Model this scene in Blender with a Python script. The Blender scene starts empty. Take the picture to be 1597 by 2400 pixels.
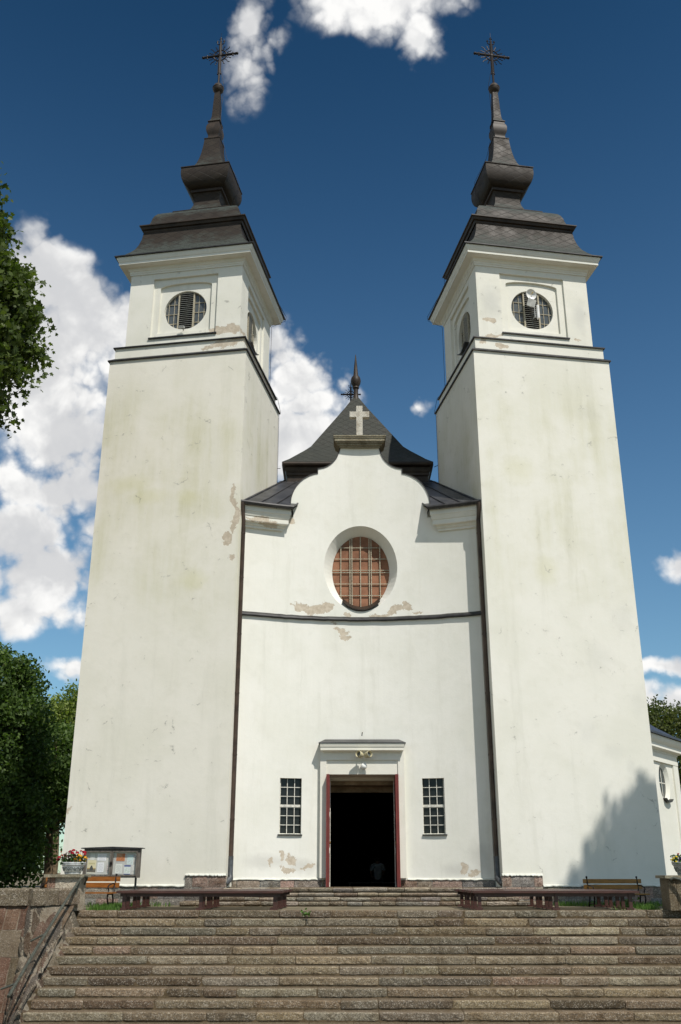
import bpy, bmesh, math, random
import numpy as np
from math import sin, cos, pi, radians, sqrt, atan2
from mathutils import Matrix, Vector
random.seed(7); RNG = np.random.default_rng(11)
SC = bpy.context.scene; COL = SC.collection

# ------------------------------------------------------------------ camera, sun, sky
cd = bpy.data.cameras.new('camera'); cam = bpy.data.objects.new('camera', cd); COL.objects.link(cam)
cd.sensor_fit = 'HORIZONTAL'; cd.sensor_width = 36; cd.lens = 2242 / 1597 * 36
cd.clip_start = .1; cd.clip_end = 3000
cam.location = (-.58, -25.2, .74); cam.rotation_euler = (radians(90 + 20.65), 0, 0)
SC.camera = cam
SUN_AZ, SUN_EL = radians(32), radians(55)
sd = bpy.data.lights.new('sun', 'SUN'); so = bpy.data.objects.new('sun', sd); COL.objects.link(so)
sd.energy = 4.6; sd.angle = radians(.53); sd.color = (1, .955, .88)
so.rotation_euler = (radians(90) - SUN_EL, 0, SUN_AZ)
SC.view_settings.view_transform = 'Standard'; SC.view_settings.look = 'None'
SC.view_settings.exposure = 0.0; SC.view_settings.gamma = 1


class G:
    """small node-graph helper"""
    def __init__(s, nt): s.nt = nt; s.N = nt.nodes; s.L = nt.links
    def n(s, t, **k):
        x = s.N.new(t)
        for a, b in k.items(): setattr(x, a, b)
        return x
    def put(s, sock, v):
        if isinstance(v, bpy.types.NodeSocket): s.L.new(v, sock)
        elif v is not None: sock.default_value = v
    def m(s, op, a, b=None, c=None, clamp=False):
        x = s.n('ShaderNodeMath', operation=op, use_clamp=clamp)
        s.put(x.inputs[0], a)
        if b is not None: s.put(x.inputs[1], b)
        if c is not None: s.put(x.inputs[2], c)
        return x.outputs[0]
    def v(s, op, a, b=None):
        x = s.n('ShaderNodeVectorMath', operation=op); s.put(x.inputs[0], a)
        if b is not None: s.put(x.inputs[1], b)
        return x.outputs['Value'] if op in ('LENGTH', 'DOT_PRODUCT') else x.outputs[0]
    def noise(s, vec, scale, detail=4, rough=.55, dist=0, w=None):
        x = s.n('ShaderNodeTexNoise')
        if w is not None: x.noise_dimensions = '4D'; x.inputs['W'].default_value = w
        s.put(x.inputs['Vector'], vec)
        x.inputs['Scale'].default_value = scale; x.inputs['Detail'].default_value = detail
        x.inputs['Roughness'].default_value = rough; x.inputs['Distortion'].default_value = dist
        return x.outputs['Fac']
    def ss(s, val, a, b, lo=0., hi=1.):
        x = s.n('ShaderNodeMapRange', interpolation_type='SMOOTHSTEP')
        s.put(x.inputs['Value'], val); s.put(x.inputs['From Min'], a); s.put(x.inputs['From Max'], b)
        x.inputs['To Min'].default_value = lo; x.inputs['To Max'].default_value = hi
        return x.outputs[0]
    def mix(s, f, a, b, bt='MIX'):
        x = s.n('ShaderNodeMix', data_type='RGBA', blend_type=bt)
        s.put(x.inputs[0], f)
        s.put(x.inputs[6], c4(a)); s.put(x.inputs[7], c4(b))
        return x.outputs[2]
    def comb(s, x, y, z):
        c = s.n('ShaderNodeCombineXYZ'); s.put(c.inputs[0], x); s.put(c.inputs[1], y); s.put(c.inputs[2], z); return c.outputs[0]
    def sep(s, v):
        c = s.n('ShaderNodeSeparateXYZ'); s.put(c.inputs[0], v); return c.outputs


def c4(c):
    if isinstance(c, (tuple, list)) and len(c) == 3: return (*c, 1)
    return c


def build_world():
    w = bpy.data.worlds.new('World'); SC.world = w; w.use_nodes = True
    g = G(w.node_tree)
    for n in list(g.N): g.N.remove(n)
    out = g.n('ShaderNodeOutputWorld'); bg = g.n('ShaderNodeBackground')
    sky = g.n('ShaderNodeTexSky', sky_type='NISHITA'); sky.sun_disc = False
    sky.sun_elevation = SUN_EL; sky.sun_rotation = pi - SUN_AZ
    sky.air_density = 1.0; sky.dust_density = .3; sky.ozone_density = 2.2
    d = g.n('ShaderNodeTexCoord').outputs['Generated']
    x, y, z = g.sep(d)
    az = g.m('ARCTAN2', x, y); el = g.m('ARCSINE', z)
    skyc = g.mix(1., sky.outputs[0], g.mix(g.ss(el, .05, 1.08), (.74, .93, .92), (.15, .345, .39)), 'MULTIPLY')
    gm = g.n('ShaderNodeGamma'); g.put(gm.inputs[0], skyc); g.put(gm.inputs[1], g.ss(el, 0., .85, 1.0, 1.25))
    wv = g.n('ShaderNodeTexNoise'); g.put(wv.inputs['Vector'], d); wv.inputs['Scale'].default_value = 16; wv.inputs['Detail'].default_value = 5
    off = g.v('MULTIPLY', g.v('SUBTRACT', wv.outputs['Color'], (.5, .5, .5)), (.075, .06, 0))
    P = g.v('ADD', g.comb(az, el, 0), off)
    blobs = [(0.058,0.866,0.105,0.034,1.05),(0.108,0.815,0.035,0.022,0.8),(-0.015,0.862,0.03,0.014,0.65),(-0.124,0.825,0.036,0.030,0.78),(-0.120,0.80,0.03,0.03,0.66),(-0.114,0.772,0.022,0.026,0.55),
             (-0.351,0.571,0.05,0.042,1.10),(-0.33,0.32,0.06,0.03,.9),(-0.25,0.33,0.03,0.02,.7),(-0.30,0.37,0.05,0.03,1.0),(-0.301,0.528,0.073,0.050,1.10),(-0.356,0.477,0.088,0.083,1.20),(-0.321,0.421,0.074,0.047,1.10),(-0.355,0.373,0.066,0.030,1.00),
             (-0.282,0.399,0.03,0.028,0.80),(-0.300,0.345,0.031,0.017,0.75),(-0.309,0.283,0.048,0.039,1.10),(-0.327,0.247,0.047,0.026,0.95),(-0.279,0.242,0.026,0.017,0.75),
             (-0.351,0.339,0.026,0.013,0.60),(-0.075,0.529,0.036,0.026,0.85),(-0.048,0.503,0.046,0.031,0.95),(-0.032,0.472,0.043,0.022,0.90),(-0.052,0.436,0.065,0.040,1.15),
             (0.003,0.490,0.020,0.018,0.66),(0.092,0.464,0.024,0.014,0.72),(-0.282,0.186,0.026,0.015,0.95),(0.364,0.291,0.02,0.019,0.72),(0.334,0.193,0.05,0.008,0.66),(0.338,0.158,0.075,0.015,0.80),
             # unseen clouds added off the picture to raise the fill light
             (-1.0,.55,.35,.16,1.1),(-1.5,.35,.3,.12,1.1),(1.0,.6,.3,.14,1.1),(1.6,.4,.4,.13,1.1),(-.4,1.15,.5,.1,1.0),(2.4,.9,.45,.16,1.1),(-2.6,.8,.5,.2,1.1),(-2.0,.5,.3,.15,1.1),(3.0,.45,.4,.18,1.1),(-3.0,.3,.3,.12,1.1),(1.1,.2,.4,.07,1.0),(-.9,.2,.25,.06,1.)]
    acc = None
    for a, e, ra, re, wt in blobs:
        l = g.v('LENGTH', g.v('MULTIPLY', g.v('SUBTRACT', P, (a, e, 0)), (1 / (ra * 1.55), 1 / (re * 1.55), 0)))
        b = g.m('MULTIPLY', g.m('SUBTRACT', 1.0, l, clamp=True), wt)
        acc = b if acc is None else g.m('MAXIMUM', acc, b)
    def billow(v, octs=((16, .52), (38, .30), (85, .17)), nd=8):
        w_ = g.n('ShaderNodeTexNoise'); g.put(w_.inputs['Vector'], v); w_.inputs['Scale'].default_value = 30; w_.inputs['Detail'].default_value = 4
        q = g.v('ADD', v, g.v('MULTIPLY', g.v('SUBTRACT', w_.outputs['Color'], (.5, .5, .5)), (.035, .035, .035)))
        t = None
        for sc, am in octs:
            vo = g.n('ShaderNodeTexVoronoi', feature='F1'); g.put(vo.inputs['Vector'], q); vo.inputs['Scale'].default_value = sc
            k = g.m('MULTIPLY', g.m('SUBTRACT', .50, vo.outputs['Distance']), am * 1.55); t = k if t is None else g.m('ADD', t, k)
        return g.m('ADD', t, g.m('MULTIPLY', g.m('SUBTRACT', g.noise(v, 26, nd, .62), .5), .52))
    b1 = billow(d); b2 = billow(g.v('ADD', d, (.007, -.004, .012)), nd=4)
    big = g.m('MULTIPLY', g.m('SUBTRACT', g.noise(d, 10, 3, .5), .5), .55)
    dens = g.m('ADD', g.m('ADD', acc, big), b1)
    soft = g.m('SUBTRACT', .96, g.m('MULTIPLY', acc, .55))
    mask = g.m('MULTIPLY', g.ss(dens, .06, soft), g.ss(acc, .0, .26))
    lit = g.ss(g.m('SUBTRACT', b1, b2), -.22, .16)
    n4 = g.noise(d, 8, 5, .55, .5)
    grey = g.ss(g.m('ADD', n4, g.m('MULTIPLY', g.m('SUBTRACT', acc, .5), .18)), .44, .62)
    tone = g.mix(grey, (8.9, 8.85, 8.7), (6.1, 6.15, 6.25))
    tone = g.mix(g.m('MULTIPLY', g.m('SUBTRACT', 1.0, lit), .42), tone, (5.4, 5.5, 5.7))
    colr = g.mix(mask, gm.outputs[0], tone)
    g.put(bg.inputs['Color'], colr); bg.inputs['Strength'].default_value = .112
    g.L.new(bg.outputs[0], out.inputs[0])


build_world()

# ------------------------------------------------------------------ materials
def mat(name):
    m = bpy.data.materials.new(name); m.use_nodes = True
    g = G(m.node_tree); b = g.N['Principled BSDF']
    return m, g, b


def bump(g, b, h, strength=.3, dist=.02):
    x = g.n('ShaderNodeBump'); g.put(x.inputs['Height'], h); x.inputs['Strength'].default_value = strength
    x.inputs['Distance'].default_value = dist; g.L.new(x.outputs[0], b.inputs['Normal'])


def simple(name, col, rough=.6, metal=0, spec=.4, nscale=18, var=.25, bumps=.15, vec='Object'):
    m, g, b = mat(name)
    tc = g.n('ShaderNodeTexCoord').outputs[vec]
    n = g.noise(tc, nscale, 5, .6)
    dark = tuple(c * (1 - var) for c in col); lite = tuple(min(1, c * (1 + var)) for c in col)
    g.put(b.inputs['Base Color'], g.mix(g.ss(n, .3, .7), dark, lite))
    b.inputs['Roughness'].default_value = rough; b.inputs['Metallic'].default_value = metal
    b.inputs['Specular IOR Level'].default_value = spec
    if bumps: bump(g, b, n, bumps, .01)
    return m


def plaster(name, base=(.755, .738, .668), streak=None, stains=(), peel=(), seed=0., warm=0., cracks=False):
    """lime-washed render: streaks, soft stains and blobs where the coat has come off"""
    m, g, b = mat(name)
    P = g.n('ShaderNodeTexCoord').outputs['Object']
    P = g.v('ADD', P, (0, 0, 0)); x, y, z = g.sep(P)
    n_big = g.noise(P, .55, 5, .6, .3, w=seed); n_mid = g.noise(P, 2.6, 6, .65, .2, w=seed + 1); n_fine = g.noise(P, 38, 5, .7, w=seed + 2)
    col = g.mix(g.ss(n_big, .35, .68), base, tuple(c * k for c, k in zip(base, (.925, .93, .905))))
    col = g.mix(g.m('MULTIPLY', g.ss(n_mid, .48, .72), .42), col, tuple(c * k for c, k in zip(base, (.86, .86, .83))))
    sv = g.comb(g.m('ADD', g.m('MULTIPLY', x, 2.6), g.m('MULTIPLY', n_mid, .5)), g.m('MULTIPLY', y, 2.6), g.m('MULTIPLY', z, .20))
    n_st = g.noise(sv, 1.0, 6, .65, w=seed + 3)
    if streak:
        z0, z1, z2, z3, colr, amt = streak
        zm = g.m('MULTIPLY', g.ss(z, z0, z1), g.ss(z, z3, z2))
        fac = g.m('MULTIPLY', g.m('MULTIPLY', zm, g.ss(n_st, .30, .75)), g.ss(n_big, .32, .66))
        col = g.mix(g.m('MULTIPLY', fac, amt), col, colr)
    col = g.mix(g.m('MULTIPLY', g.ss(n_st, .52, .74), .30), col, (.52, .51, .43))
    dist = g.n('ShaderNodeTexNoise'); g.put(dist.inputs['Vector'], P); dist.inputs['Scale'].default_value = 1.9; dist.inputs['Detail'].default_value = 8; dist.inputs['Roughness'].default_value = .66
    Q = g.v('ADD', P, g.v('MULTIPLY', g.v('SUBTRACT', dist.outputs['Color'], (.5, .5, .5)), (.75, 0, .75)))

    def blobmask(lst, QQ, lo, hi, nz, amp):
        acc = None
        for bx, bz, rx, rz in lst:
            l = g.v('LENGTH', g.v('MULTIPLY', g.v('SUBTRACT', QQ, (bx, 0, bz)), (1 / rx, 0, 1 / rz)))
            v = g.m('SUBTRACT', 1.4, l)
            acc = v if acc is None else g.m('MAXIMUM', acc, v)
        return g.ss(g.m('ADD', acc, g.m('MULTIPLY', g.m('SUBTRACT', nz, .5), amp)), lo, hi)
    for lst, scol, amt in stains:
        mk = blobmask(lst, P, .2, 1.2, n_mid, 1.2)
        col = g.mix(g.m('MULTIPLY', mk, amt), col, scol)
    h = g.m('MULTIPLY', n_fine, .25)
    if peel:
        front = g.ss(y, 9, 8)
        pk = blobmask(peel, Q, .42, .46, n_mid, .9)
        pcol = g.mix(g.ss(g.noise(P, 9, 6, .7), .35, .66), (.47, .40, .31), (.60, .53, .43))
        col = g.mix(pk, col, pcol)
        h = g.m('SUBTRACT', h, g.m('MULTIPLY', pk, 6.))
    if cracks:
        vo = g.n('ShaderNodeTexVoronoi', feature='DISTANCE_TO_EDGE'); g.put(vo.inputs['Vector'], g.v('ADD', g.v('MULTIPLY', Q, (1, 1, 1.5)), (seed, 0, 0))); vo.inputs['Scale'].default_value = 1.1
        ck = g.m('MULTIPLY', g.ss(vo.outputs['Distance'], .022, .004), g.ss(n_mid, .56, .64))
        col = g.mix(g.m('MULTIPLY', ck, .6), col, (.22, .21, .19))
        sp = g.m('MULTIPLY', g.ss(g.noise(P, 7, 4, .85, w=seed + 5), .64, .70), g.ss(n_big, .45, .6))
        col = g.mix(g.m('MULTIPLY', sp, .55), col, (.33, .32, .29))
    g.put(b.inputs['Base Color'], col)
    b.inputs['Roughness'].default_value = .92; b.inputs['Specular IOR Level'].default_value = .15
    bump(g, b, g.m('ADD', h, g.m('MULTIPLY', n_mid, .9)), .30, .025)
    return m


def shingle(name, w=.44, hh=.27, patina=.85):
    """weathered copper diamonds laid out along each slope (UV in metres)"""
    m, g, b = mat(name)
    uv = g.n('ShaderNodeUVMap').outputs[0]
    P = g.n('ShaderNodeTexCoord').outputs['Object']
    u, v, _ = g.sep(uv)
    wob = g.m('MULTIPLY', g.m('SUBTRACT', g.noise(P, 6, 3), .5), .06)
    a = g.m('ADD', g.m('ADD', g.m('DIVIDE', u, w), g.m('DIVIDE', v, hh)), wob); c = g.m('SUBTRACT', g.m('DIVIDE', u, w), g.m('DIVIDE', v, hh))
    fa = g.m('FRACT', a); fc = g.m('FRACT', c)
    ea = g.m('MINIMUM', fa, g.m('SUBTRACT', 1.0, fa)); ec = g.m('MINIMUM', fc, g.m('SUBTRACT', 1.0, fc))
    e = g.m('MINIMUM', ea, ec)
    line = g.ss(e, .040, .015)
    wn = g.n('ShaderNodeTexWhiteNoise', noise_dimensions='2D'); g.put(wn.inputs['Vector'], g.comb(g.m('FLOOR', a), g.m('FLOOR', c), 0))
    n = g.noise(P, 2.2, 6, .65); nf = g.noise(P, 30, 4, .7)
    ge = g.n('ShaderNodeNewGeometry'); nz = g.sep(ge.outputs['True Normal'])[2]
    col = g.mix(wn.outputs['Value'], (.025, .018, .013), (.034, .026, .019))
    weather = g.m('MULTIPLY', g.ss(g.m('ADD', nz, g.m('MULTIPLY', g.m('SUBTRACT', n, .5), .9)), .12, .55), patina)
    col = g.mix(weather, col, g.mix(g.ss(nf, .35, .7), (.034, .040, .034), (.072, .088, .078)))
    col = g.mix(g.m('MULTIPLY', g.ss(nf, .68, .78), .5), col, (.15, .17, .15))
    col = g.mix(g.m('MULTIPLY', line, .75), col, (.010, .009, .008))
    g.put(b.inputs['Base Color'], col)
    b.inputs['Metallic'].default_value = 0; b.inputs['Specular IOR Level'].default_value = .22; g.put(b.inputs['Roughness'], g.ss(n, .3, .7, .52, .7))
    bump(g, b, g.m('ADD', g.m('MULTIPLY', line, -1.), g.m('ADD', g.m('MULTIPLY', nf, .2), g.m('MULTIPLY', wn.outputs['Value'], .3))), .5, .015)
    return m


def stone(name, speck=1., attr=True, base=(.28, .25, .21), dirt=0., rough=.85, bumpd=.02):
    m, g, b = mat(name)
    P = g.n('ShaderNodeTexCoord').outputs['Object']
    if attr:
        at = g.n('ShaderNodeAttribute'); at.attribute_name = 'Col'; col = at.outputs['Color']
    else: col = c4(base)
    n = g.noise(P, 3.2, 5, .6); nf = g.noise(P, 42, 3, .75); vo = g.n('ShaderNodeTexVoronoi'); g.put(vo.inputs['Vector'], P); vo.inputs['Scale'].default_value = 70
    cell = g.sep(vo.outputs['Color'])[0]
    col = g.mix(g.m('MULTIPLY', g.ss(cell, .62, .8), .5 * speck), col, (.05, .045, .04))
    col = g.mix(g.m('MULTIPLY', g.ss(cell, .25, .1), .42 * speck), col, (.58, .53, .45))
    col = g.mix(g.ss(nf, .4, .75), col, g.mix(1., col, (.62, .60, .58), 'MULTIPLY'))
    col = g.mix(g.ss(n, .45, .75), col, g.mix(1., col, (.60, .54, .47), 'MULTIPLY'))
    if dirt:
        ge = g.n('ShaderNodeNewGeometry'); nz = g.sep(ge.outputs['True Normal'])[2]
        dm = g.m('MULTIPLY', g.ss(nz, .88, .98), g.ss(g.noise(P, 5, 4, .6), .18, .5))
        col = g.mix(g.m('MULTIPLY', dm, dirt), col, (.15, .108, .062))
        low = g.ss(g.noise(P, 2.0, 5, .7), .55, .72)
        col = g.mix(g.m('MULTIPLY', low, .45), col, (.13, .088, .05))
    g.put(b.inputs['Base Color'], col); b.inputs['Roughness'].default_value = rough; b.inputs['Specular IOR Level'].default_value = .25
    bump(g, b, g.m('ADD', g.m('MULTIPLY', nf, .8), g.m('ADD', g.m('MULTIPLY', cell, .35), g.m('MULTIPLY', n, 1.2))), .75, bumpd)
    return m


def leafmat(name, dark, light, trans=.35):
    m, g, b = mat(name)
    at = g.n('ShaderNodeAttribute'); at.attribute_name = 'Col'
    f = g.sep(at.outputs['Vector'])[0]
    col = g.mix(f, dark, light)
    g.put(b.inputs['Base Color'], col); b.inputs['Roughness'].default_value = .55; b.inputs['Specular IOR Level'].default_value = .3
    tr = g.n('ShaderNodeBsdfTranslucent'); g.put(tr.inputs[0], g.mix(1., col, (1.3, 1.5, .6), 'MULTIPLY'))
    ms = g.n('ShaderNodeMixShader'); ms.inputs[0].default_value = trans
    g.L.new(b.outputs[0], ms.inputs[1]); g.L.new(tr.outputs[0], ms.inputs[2])
    g.L.new(ms.outputs[0], g.N['Material Output'].inputs[0])
    return m


def wood(name, col, rough=.5, grain=(1, 14, 14), var=.3):
    m, g, b = mat(name)
    P = g.n('ShaderNodeTexCoord').outputs['Object']
    n = g.noise(g.v('MULTIPLY', P, grain), 3, 5, .6, .4)
    g.put(b.inputs['Base Color'], g.mix(g.ss(n, .3, .7), tuple(c * (1 - var) for c in col), tuple(c * (1 + var) for c in col)))
    b.inputs['Roughness'].default_value = rough; bump(g, b, n, .2, .005)
    return m


def glass_dark(name, col=(.03, .035, .04), rough=.06, spec=.6):
    m, g, b = mat(name)
    P = g.n('ShaderNodeTexCoord').outputs['Object']
    n = g.noise(P, 1.6, 4, .6)
    g.put(b.inputs['Base Color'], g.mix(n, tuple(c * .6 for c in col), tuple(c * 1.4 for c in col)))
    b.inputs['Roughness'].default_value = rough; b.inputs['Specular IOR Level'].default_value = spec
    bump(g, b, g.noise(P, 3, 2), .06, .02)
    return m


M = {}
GREENISH = (.52, .50, .29)
M['tower_left'] = plaster('tower plaster', base=(.76, .732, .652), streak=(5.5, 10, 12.5, 15.6, GREENISH, .70), seed=1.3, cracks=True,
    stains=[([(.9, 8.3, .5, .35), (-1.2, 11.3, .8, .35), (-.6, 10.9, .7, .3), (.6, 10.8, .4, .3)], (.58, .56, .30), .33)],
    peel=[(2.0, 10.1, .10, .5), (1.85, 9.5, .14, .22), (1.95, 10.75, .08, .3), (-2.14, 2.2, .05, .12), (1.98, 8.9, .07, .1)])
M['tower_right'] = plaster('tower plaster', streak=(6.5, 10, 12.5, 15.6, GREENISH, .5), seed=7.7, cracks=True,
    stains=[([(-1.0, 11.6, .6, .5), (-.4, 8.6, .4, .5)], (.60, .58, .36), .3), ([(1.3, 13.6, .5, .3), (.9, 6.2, .5, .5), (1.7, 7.3, .4, .5), (1.1, 3.7, .4, .25), (1.9, 5.0, .3, .5), (.4, 4.2, .3, .5)], (.46, .46, .44), .13)])
M['belfry_left'] = plaster('belfry plaster', seed=2.2, cracks=True, peel=[(1.25, 16.4, .42, .14), (1.6, 16.45, .25, .16), (1.5, 15.78, .5, .11), (1.95, 15.85, .2, .15), (.9, 15.7, .2, .06)],
    stains=[([(-.5, 16.3, .9, .12), (.5, 16.3, .9, .12)], (.40, .38, .33), .4)])
M['belfry_right'] = plaster('belfry plaster', seed=4.1, cracks=True, peel=[(-1.45, 16.75, .22, .10), (-1.4, 16.25, .38, .06), (1.35, 16.32, .12, .06), (-1.25, 15.75, .2, .12), (-1.85, 15.85, .1, .1)],
    stains=[([(-1.4, 17.4, .4, .7), (1.5, 17.2, .3, .7), (.3, 16.4, 1.0, .15)], (.45, .45, .43), .4)])
M['facade'] = plaster('facade plaster', base=(.785, .772, .712), seed=5.5,
    stains=[([(.15, 11.2, .5, .8)], (.62, .61, .48), .22), ([(-2.5, 1.0, .8, .22), (-1.6, .9, .5, .2), (3.0, 1.1, .35, .5), (2.4, .8, .5, .2)], (.45, .44, .40), .4)],
    peel=[(-1.75, 7.8, .22, .12), (-1.35, 7.72, .34, .14), (-.98, 7.8, .14, .13), (.62, 7.62, .34, .07), (.95, 7.75, .22, .13), (1.3, 7.85, .17, .14), (1.62, 7.68, .17, .05), (-.32, 7.58, .1, .1),
          (-.48, 7.1, .2, .1), (-.4, 6.95, .18, .07), (-.75, 7.3, .12, .04), (-1.85, 1.05, .16, .09), (-2.1, 1.12, .07, .09), (-1.45, .88, .18, .07), (-1.95, .82, .2, .06), (-2.4, 1.0, .06, .09), (2.55, .85, .14, .12), (2.8, .7, .14, .05), (-2.05, 10.35, .1, .1)])
M['plaster'] = plaster('plain plaster', seed=9.1)
M['cornice'] = plaster('cornice plaster', seed=3.7, base=(.76, .75, .69), stains=[([(0, 19.0, 3, .05)], (.5, .48, .4), .2)])
M['portal'] = plaster('portal plaster', base=(.76, .735, .665), seed=6.6)
M['eave_l'] = plaster('eaves plaster', seed=8.8, peel=[(-2.85, 10.22, .5, .08), (-2.6, 10.15, .2, .05)])
M['lime'] = simple('limewash lip', (.60, .60, .53), .9, nscale=4, var=.14, bumps=.5)
M['shingle'] = shingle('copper shingles')
M['shingle_n'] = shingle('copper shingles of the nave', .40, .30, .55)
M['copper'] = simple('dark copper sheet', (.032, .022, .015), .55, 0, .3, 2.6, .4, .2)
M['flash'] = simple('dark flashing', (.035, .034, .034), .5, .3, .4, 5, .4, .2)
M['lead'] = simple('grey metal sheet roofing', (.046, .045, .047), .42, .2, .5, 1.6, .45, .35)
M['pipe'] = simple('brown downpipe', (.062, .040, .028), .45, .3, .5, 3, .4, .15)
M['pipe_grey'] = simple('grey pipe mouth', (.075, .08, .085), .5, .3, .5, 8, .3, .15)
M['iron'] = simple('black iron', (.014, .010, .009), .55, .5, .4, 30, .5, .3)
M['rail'] = simple('weathered grey-green rail', (.065, .070, .056), .5, .2, .4, 20, .4, .3)
M['cross_stone'] = stone('pale granite', .4, False, (.66, .63, .55))
M['cap_stone'] = stone('mossy cap stone', .5, False, (.30, .27, .19))
M['stone'] = stone('dressed granite', 1.)
M['step'] = stone('step granite', 1., dirt=.4)
M['rubble'] = stone('rubble granite', .4, bumpd=.04)
M['mortar'] = simple('sandy mortar', (.17, .14, .105), .95, 0, .1, 14, .3, .7)
M['mortar_grey'] = simple('grey mortar', (.36, .33, .28), .95, 0, .1, 14, .3, .7)
M['joint'] = simple('dark sandy joint', (.10, .073, .043), .95, 0, .1, 14, .35, .7)
M['ground'] = simple('trodden ground', (.17, .145, .10), .95, 0, .1, 1.2, .3, .5)
M['pane'] = glass_dark('dark window glass', (.016, .018, .018), .16, .28)
M['pane_grey'] = glass_dark('grey belfry glass', (.085, .095, .095), .12)
M['rust_board'] = simple('rust brown board', (.25, .12, .07), .8, 0, .2, 2.2, .32, .3)
M['cream_bar'] = simple('peeling cream bars', (.40, .36, .27), .75, 0, .2, 30, .4, .4)
M['white_bar'] = simple('off white bars', (.62, .60, .53), .7, 0, .2, 20, .25, .2)
M['louvre'] = simple('grey white slats', (.50, .50, .47), .7, 0, .2, 9, .2, .2)
M['black_in'] = simple('unlit interior', (.012, .010, .009), .95, 0, .05, 2, .3, 0)  # near-black colour stands in for the darkness indoors
M['red_door'] = wood('dark red door paint', (.16, .028, .022), .45, (14, 14, 1), .3)
M['dim_wall'] = simple('dim vestibule wall', (.30, .23, .16), .95, 0, .05, 3, .3, .2)
M['cream_lamp'] = simple('cream lamp housing', (.50, .45, .29), .6, 0, .4, 14, .15, .1)
M['globe'] = simple('milk glass', (.80, .80, .76), .2, 0, .5, 5, .04, 0)
M['white_plastic'] = simple('white painted metal', (.72, .72, .70), .4, 0, .4, 7, .1, 0)
M['grey_plastic'] = simple('grey plastic', (.36, .37, .36), .5, 0, .4, 7, .2, 0)
M['bench_red'] = wood('red brown bench paint', (.058, .023, .017), .42, (2, 20, 20), .35)
M['bench_orange'] = wood('varnished orange slats', (.26, .095, .018), .38, (2, 22, 22), .3)
M['bench_ochre'] = wood('varnished ochre slats', (.26, .125, .022), .38, (2, 22, 22), .3)
M['old_wood'] = wood('grey weathered wood', (.115, .10, .082), .8, (9, 9, 2), .4)
M['board_back'] = simple('pale notice backing', (.50, .50, .47), .8, 0, .2, 5, .12, 0)
M['pot'] = simple('white weathered planter', (.60, .62, .62), .6, 0, .3, 12, .28, .3)
M['pot_dark'] = simple('grey relief of planter', (.13, .145, .14), .7, 0, .3, 12, .3, .3)
M['pot_grey'] = simple('grey weathered urn', (.34, .35, .34), .7, 0, .3, 12, .3, .3)
M['red_petal'] = simple('crimson petals', (.30, .006, .018), .6, 0, .2, 60, .35, 0)
M['yellow_petal'] = simple('yellow petals', (.72, .34, .015), .6, 0, .2, 60, .2, 0)
M['lemon_petal'] = simple('lemon petals', (.62, .46, .02), .6, 0, .2, 60, .2, 0)
M['violet_petal'] = simple('violet petals', (.07, .045, .19), .6, 0, .2, 60, .3, 0)
M['plant_leaf'] = leafmat('flower leaves', (.02, .05, .012), (.06, .13, .03))
M['purple_leaf'] = leafmat('dark purple leaves', (.03, .010, .014), (.08, .02, .03), .15)
M['grass'] = leafmat('grass blades', (.05, .11, .02), (.13, .24, .05))
M['maple'] = leafmat('maple leaves', (.036, .060, .013), (.110, .148, .032), .38)
M['dark_leaf'] = leafmat('dark green leaves', (.036, .072, .018), (.12, .185, .045), .4)
M['light_leaf'] = leafmat('yellow green leaves', (.12, .17, .04), (.32, .37, .11), .45)
M['olive_leaf'] = leafmat('olive leaves', (.05, .07, .02), (.15, .17, .05), .35)
M['bark'] = simple('bark', (.135, .10, .062), .95, 0, .1, 9, .45, .9)
M['slate'] = simple('blue black roof sheet', (.030, .036, .052), .5, .2, .5, 3, .3, .2)
M['skin'] = simple('skin', (.35, .20, .14), .6, 0, .3, 9, .1, 0)
M['shirt'] = simple('white t-shirt', (.62, .63, .66), .85, 0, .1, 9, .08, 0)
M['jeans'] = simple('dark trousers', (.03, .035, .05), .85, 0, .1, 9, .2, 0)
M['hair'] = simple('dark hair', (.02, .014, .01), .6, 0, .3, 30, .3, 0)
M['pew'] = wood('dark pew wood', (.05, .028, .016), .5)


def paper_mat(name, bgc, ink, lines=34., head=None, foot=None):
    """a printed sheet: rows of type, a coloured head and foot (UV 0-1)"""
    m, g, b = mat(name)
    uv = g.n('ShaderNodeUVMap').outputs[0]; u, v, _ = g.sep(uv)
    row = g.m('FRACT', g.m('MULTIPLY', v, lines)); ln = g.ss(row, .45, .55)
    wn = g.n('ShaderNodeTexWhiteNoise', noise_dimensions='2D')
    g.put(wn.inputs['Vector'], g.comb(g.m('FLOOR', g.m('MULTIPLY', u, 26.)), g.m('FLOOR', g.m('MULTIPLY', v, lines)), 0))
    word = g.ss(wn.outputs['Value'], .25, .3)
    mg = g.m('MULTIPLY', g.m('MULTIPLY', g.ss(u, .1, .11), g.ss(u, .9, .89)), g.m('MULTIPLY', g.ss(v, .08, .09), g.ss(v, .9, .89)))
    col = g.mix(g.m('MULTIPLY', g.m('MULTIPLY', ln, word), g.m('MULTIPLY', mg, .55)), bgc, ink)
    if head: col = g.mix(g.m('MULTIPLY', g.ss(v, head[0], head[0] + .01), 1.), col, head[1])
    if foot: col = g.mix(g.m('MULTIPLY', g.ss(v, foot[0], foot[0] - .01), 1.), col, foot[1])
    g.put(b.inputs['Base Color'], col); b.inputs['Roughness'].default_value = .8
    return m


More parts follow.
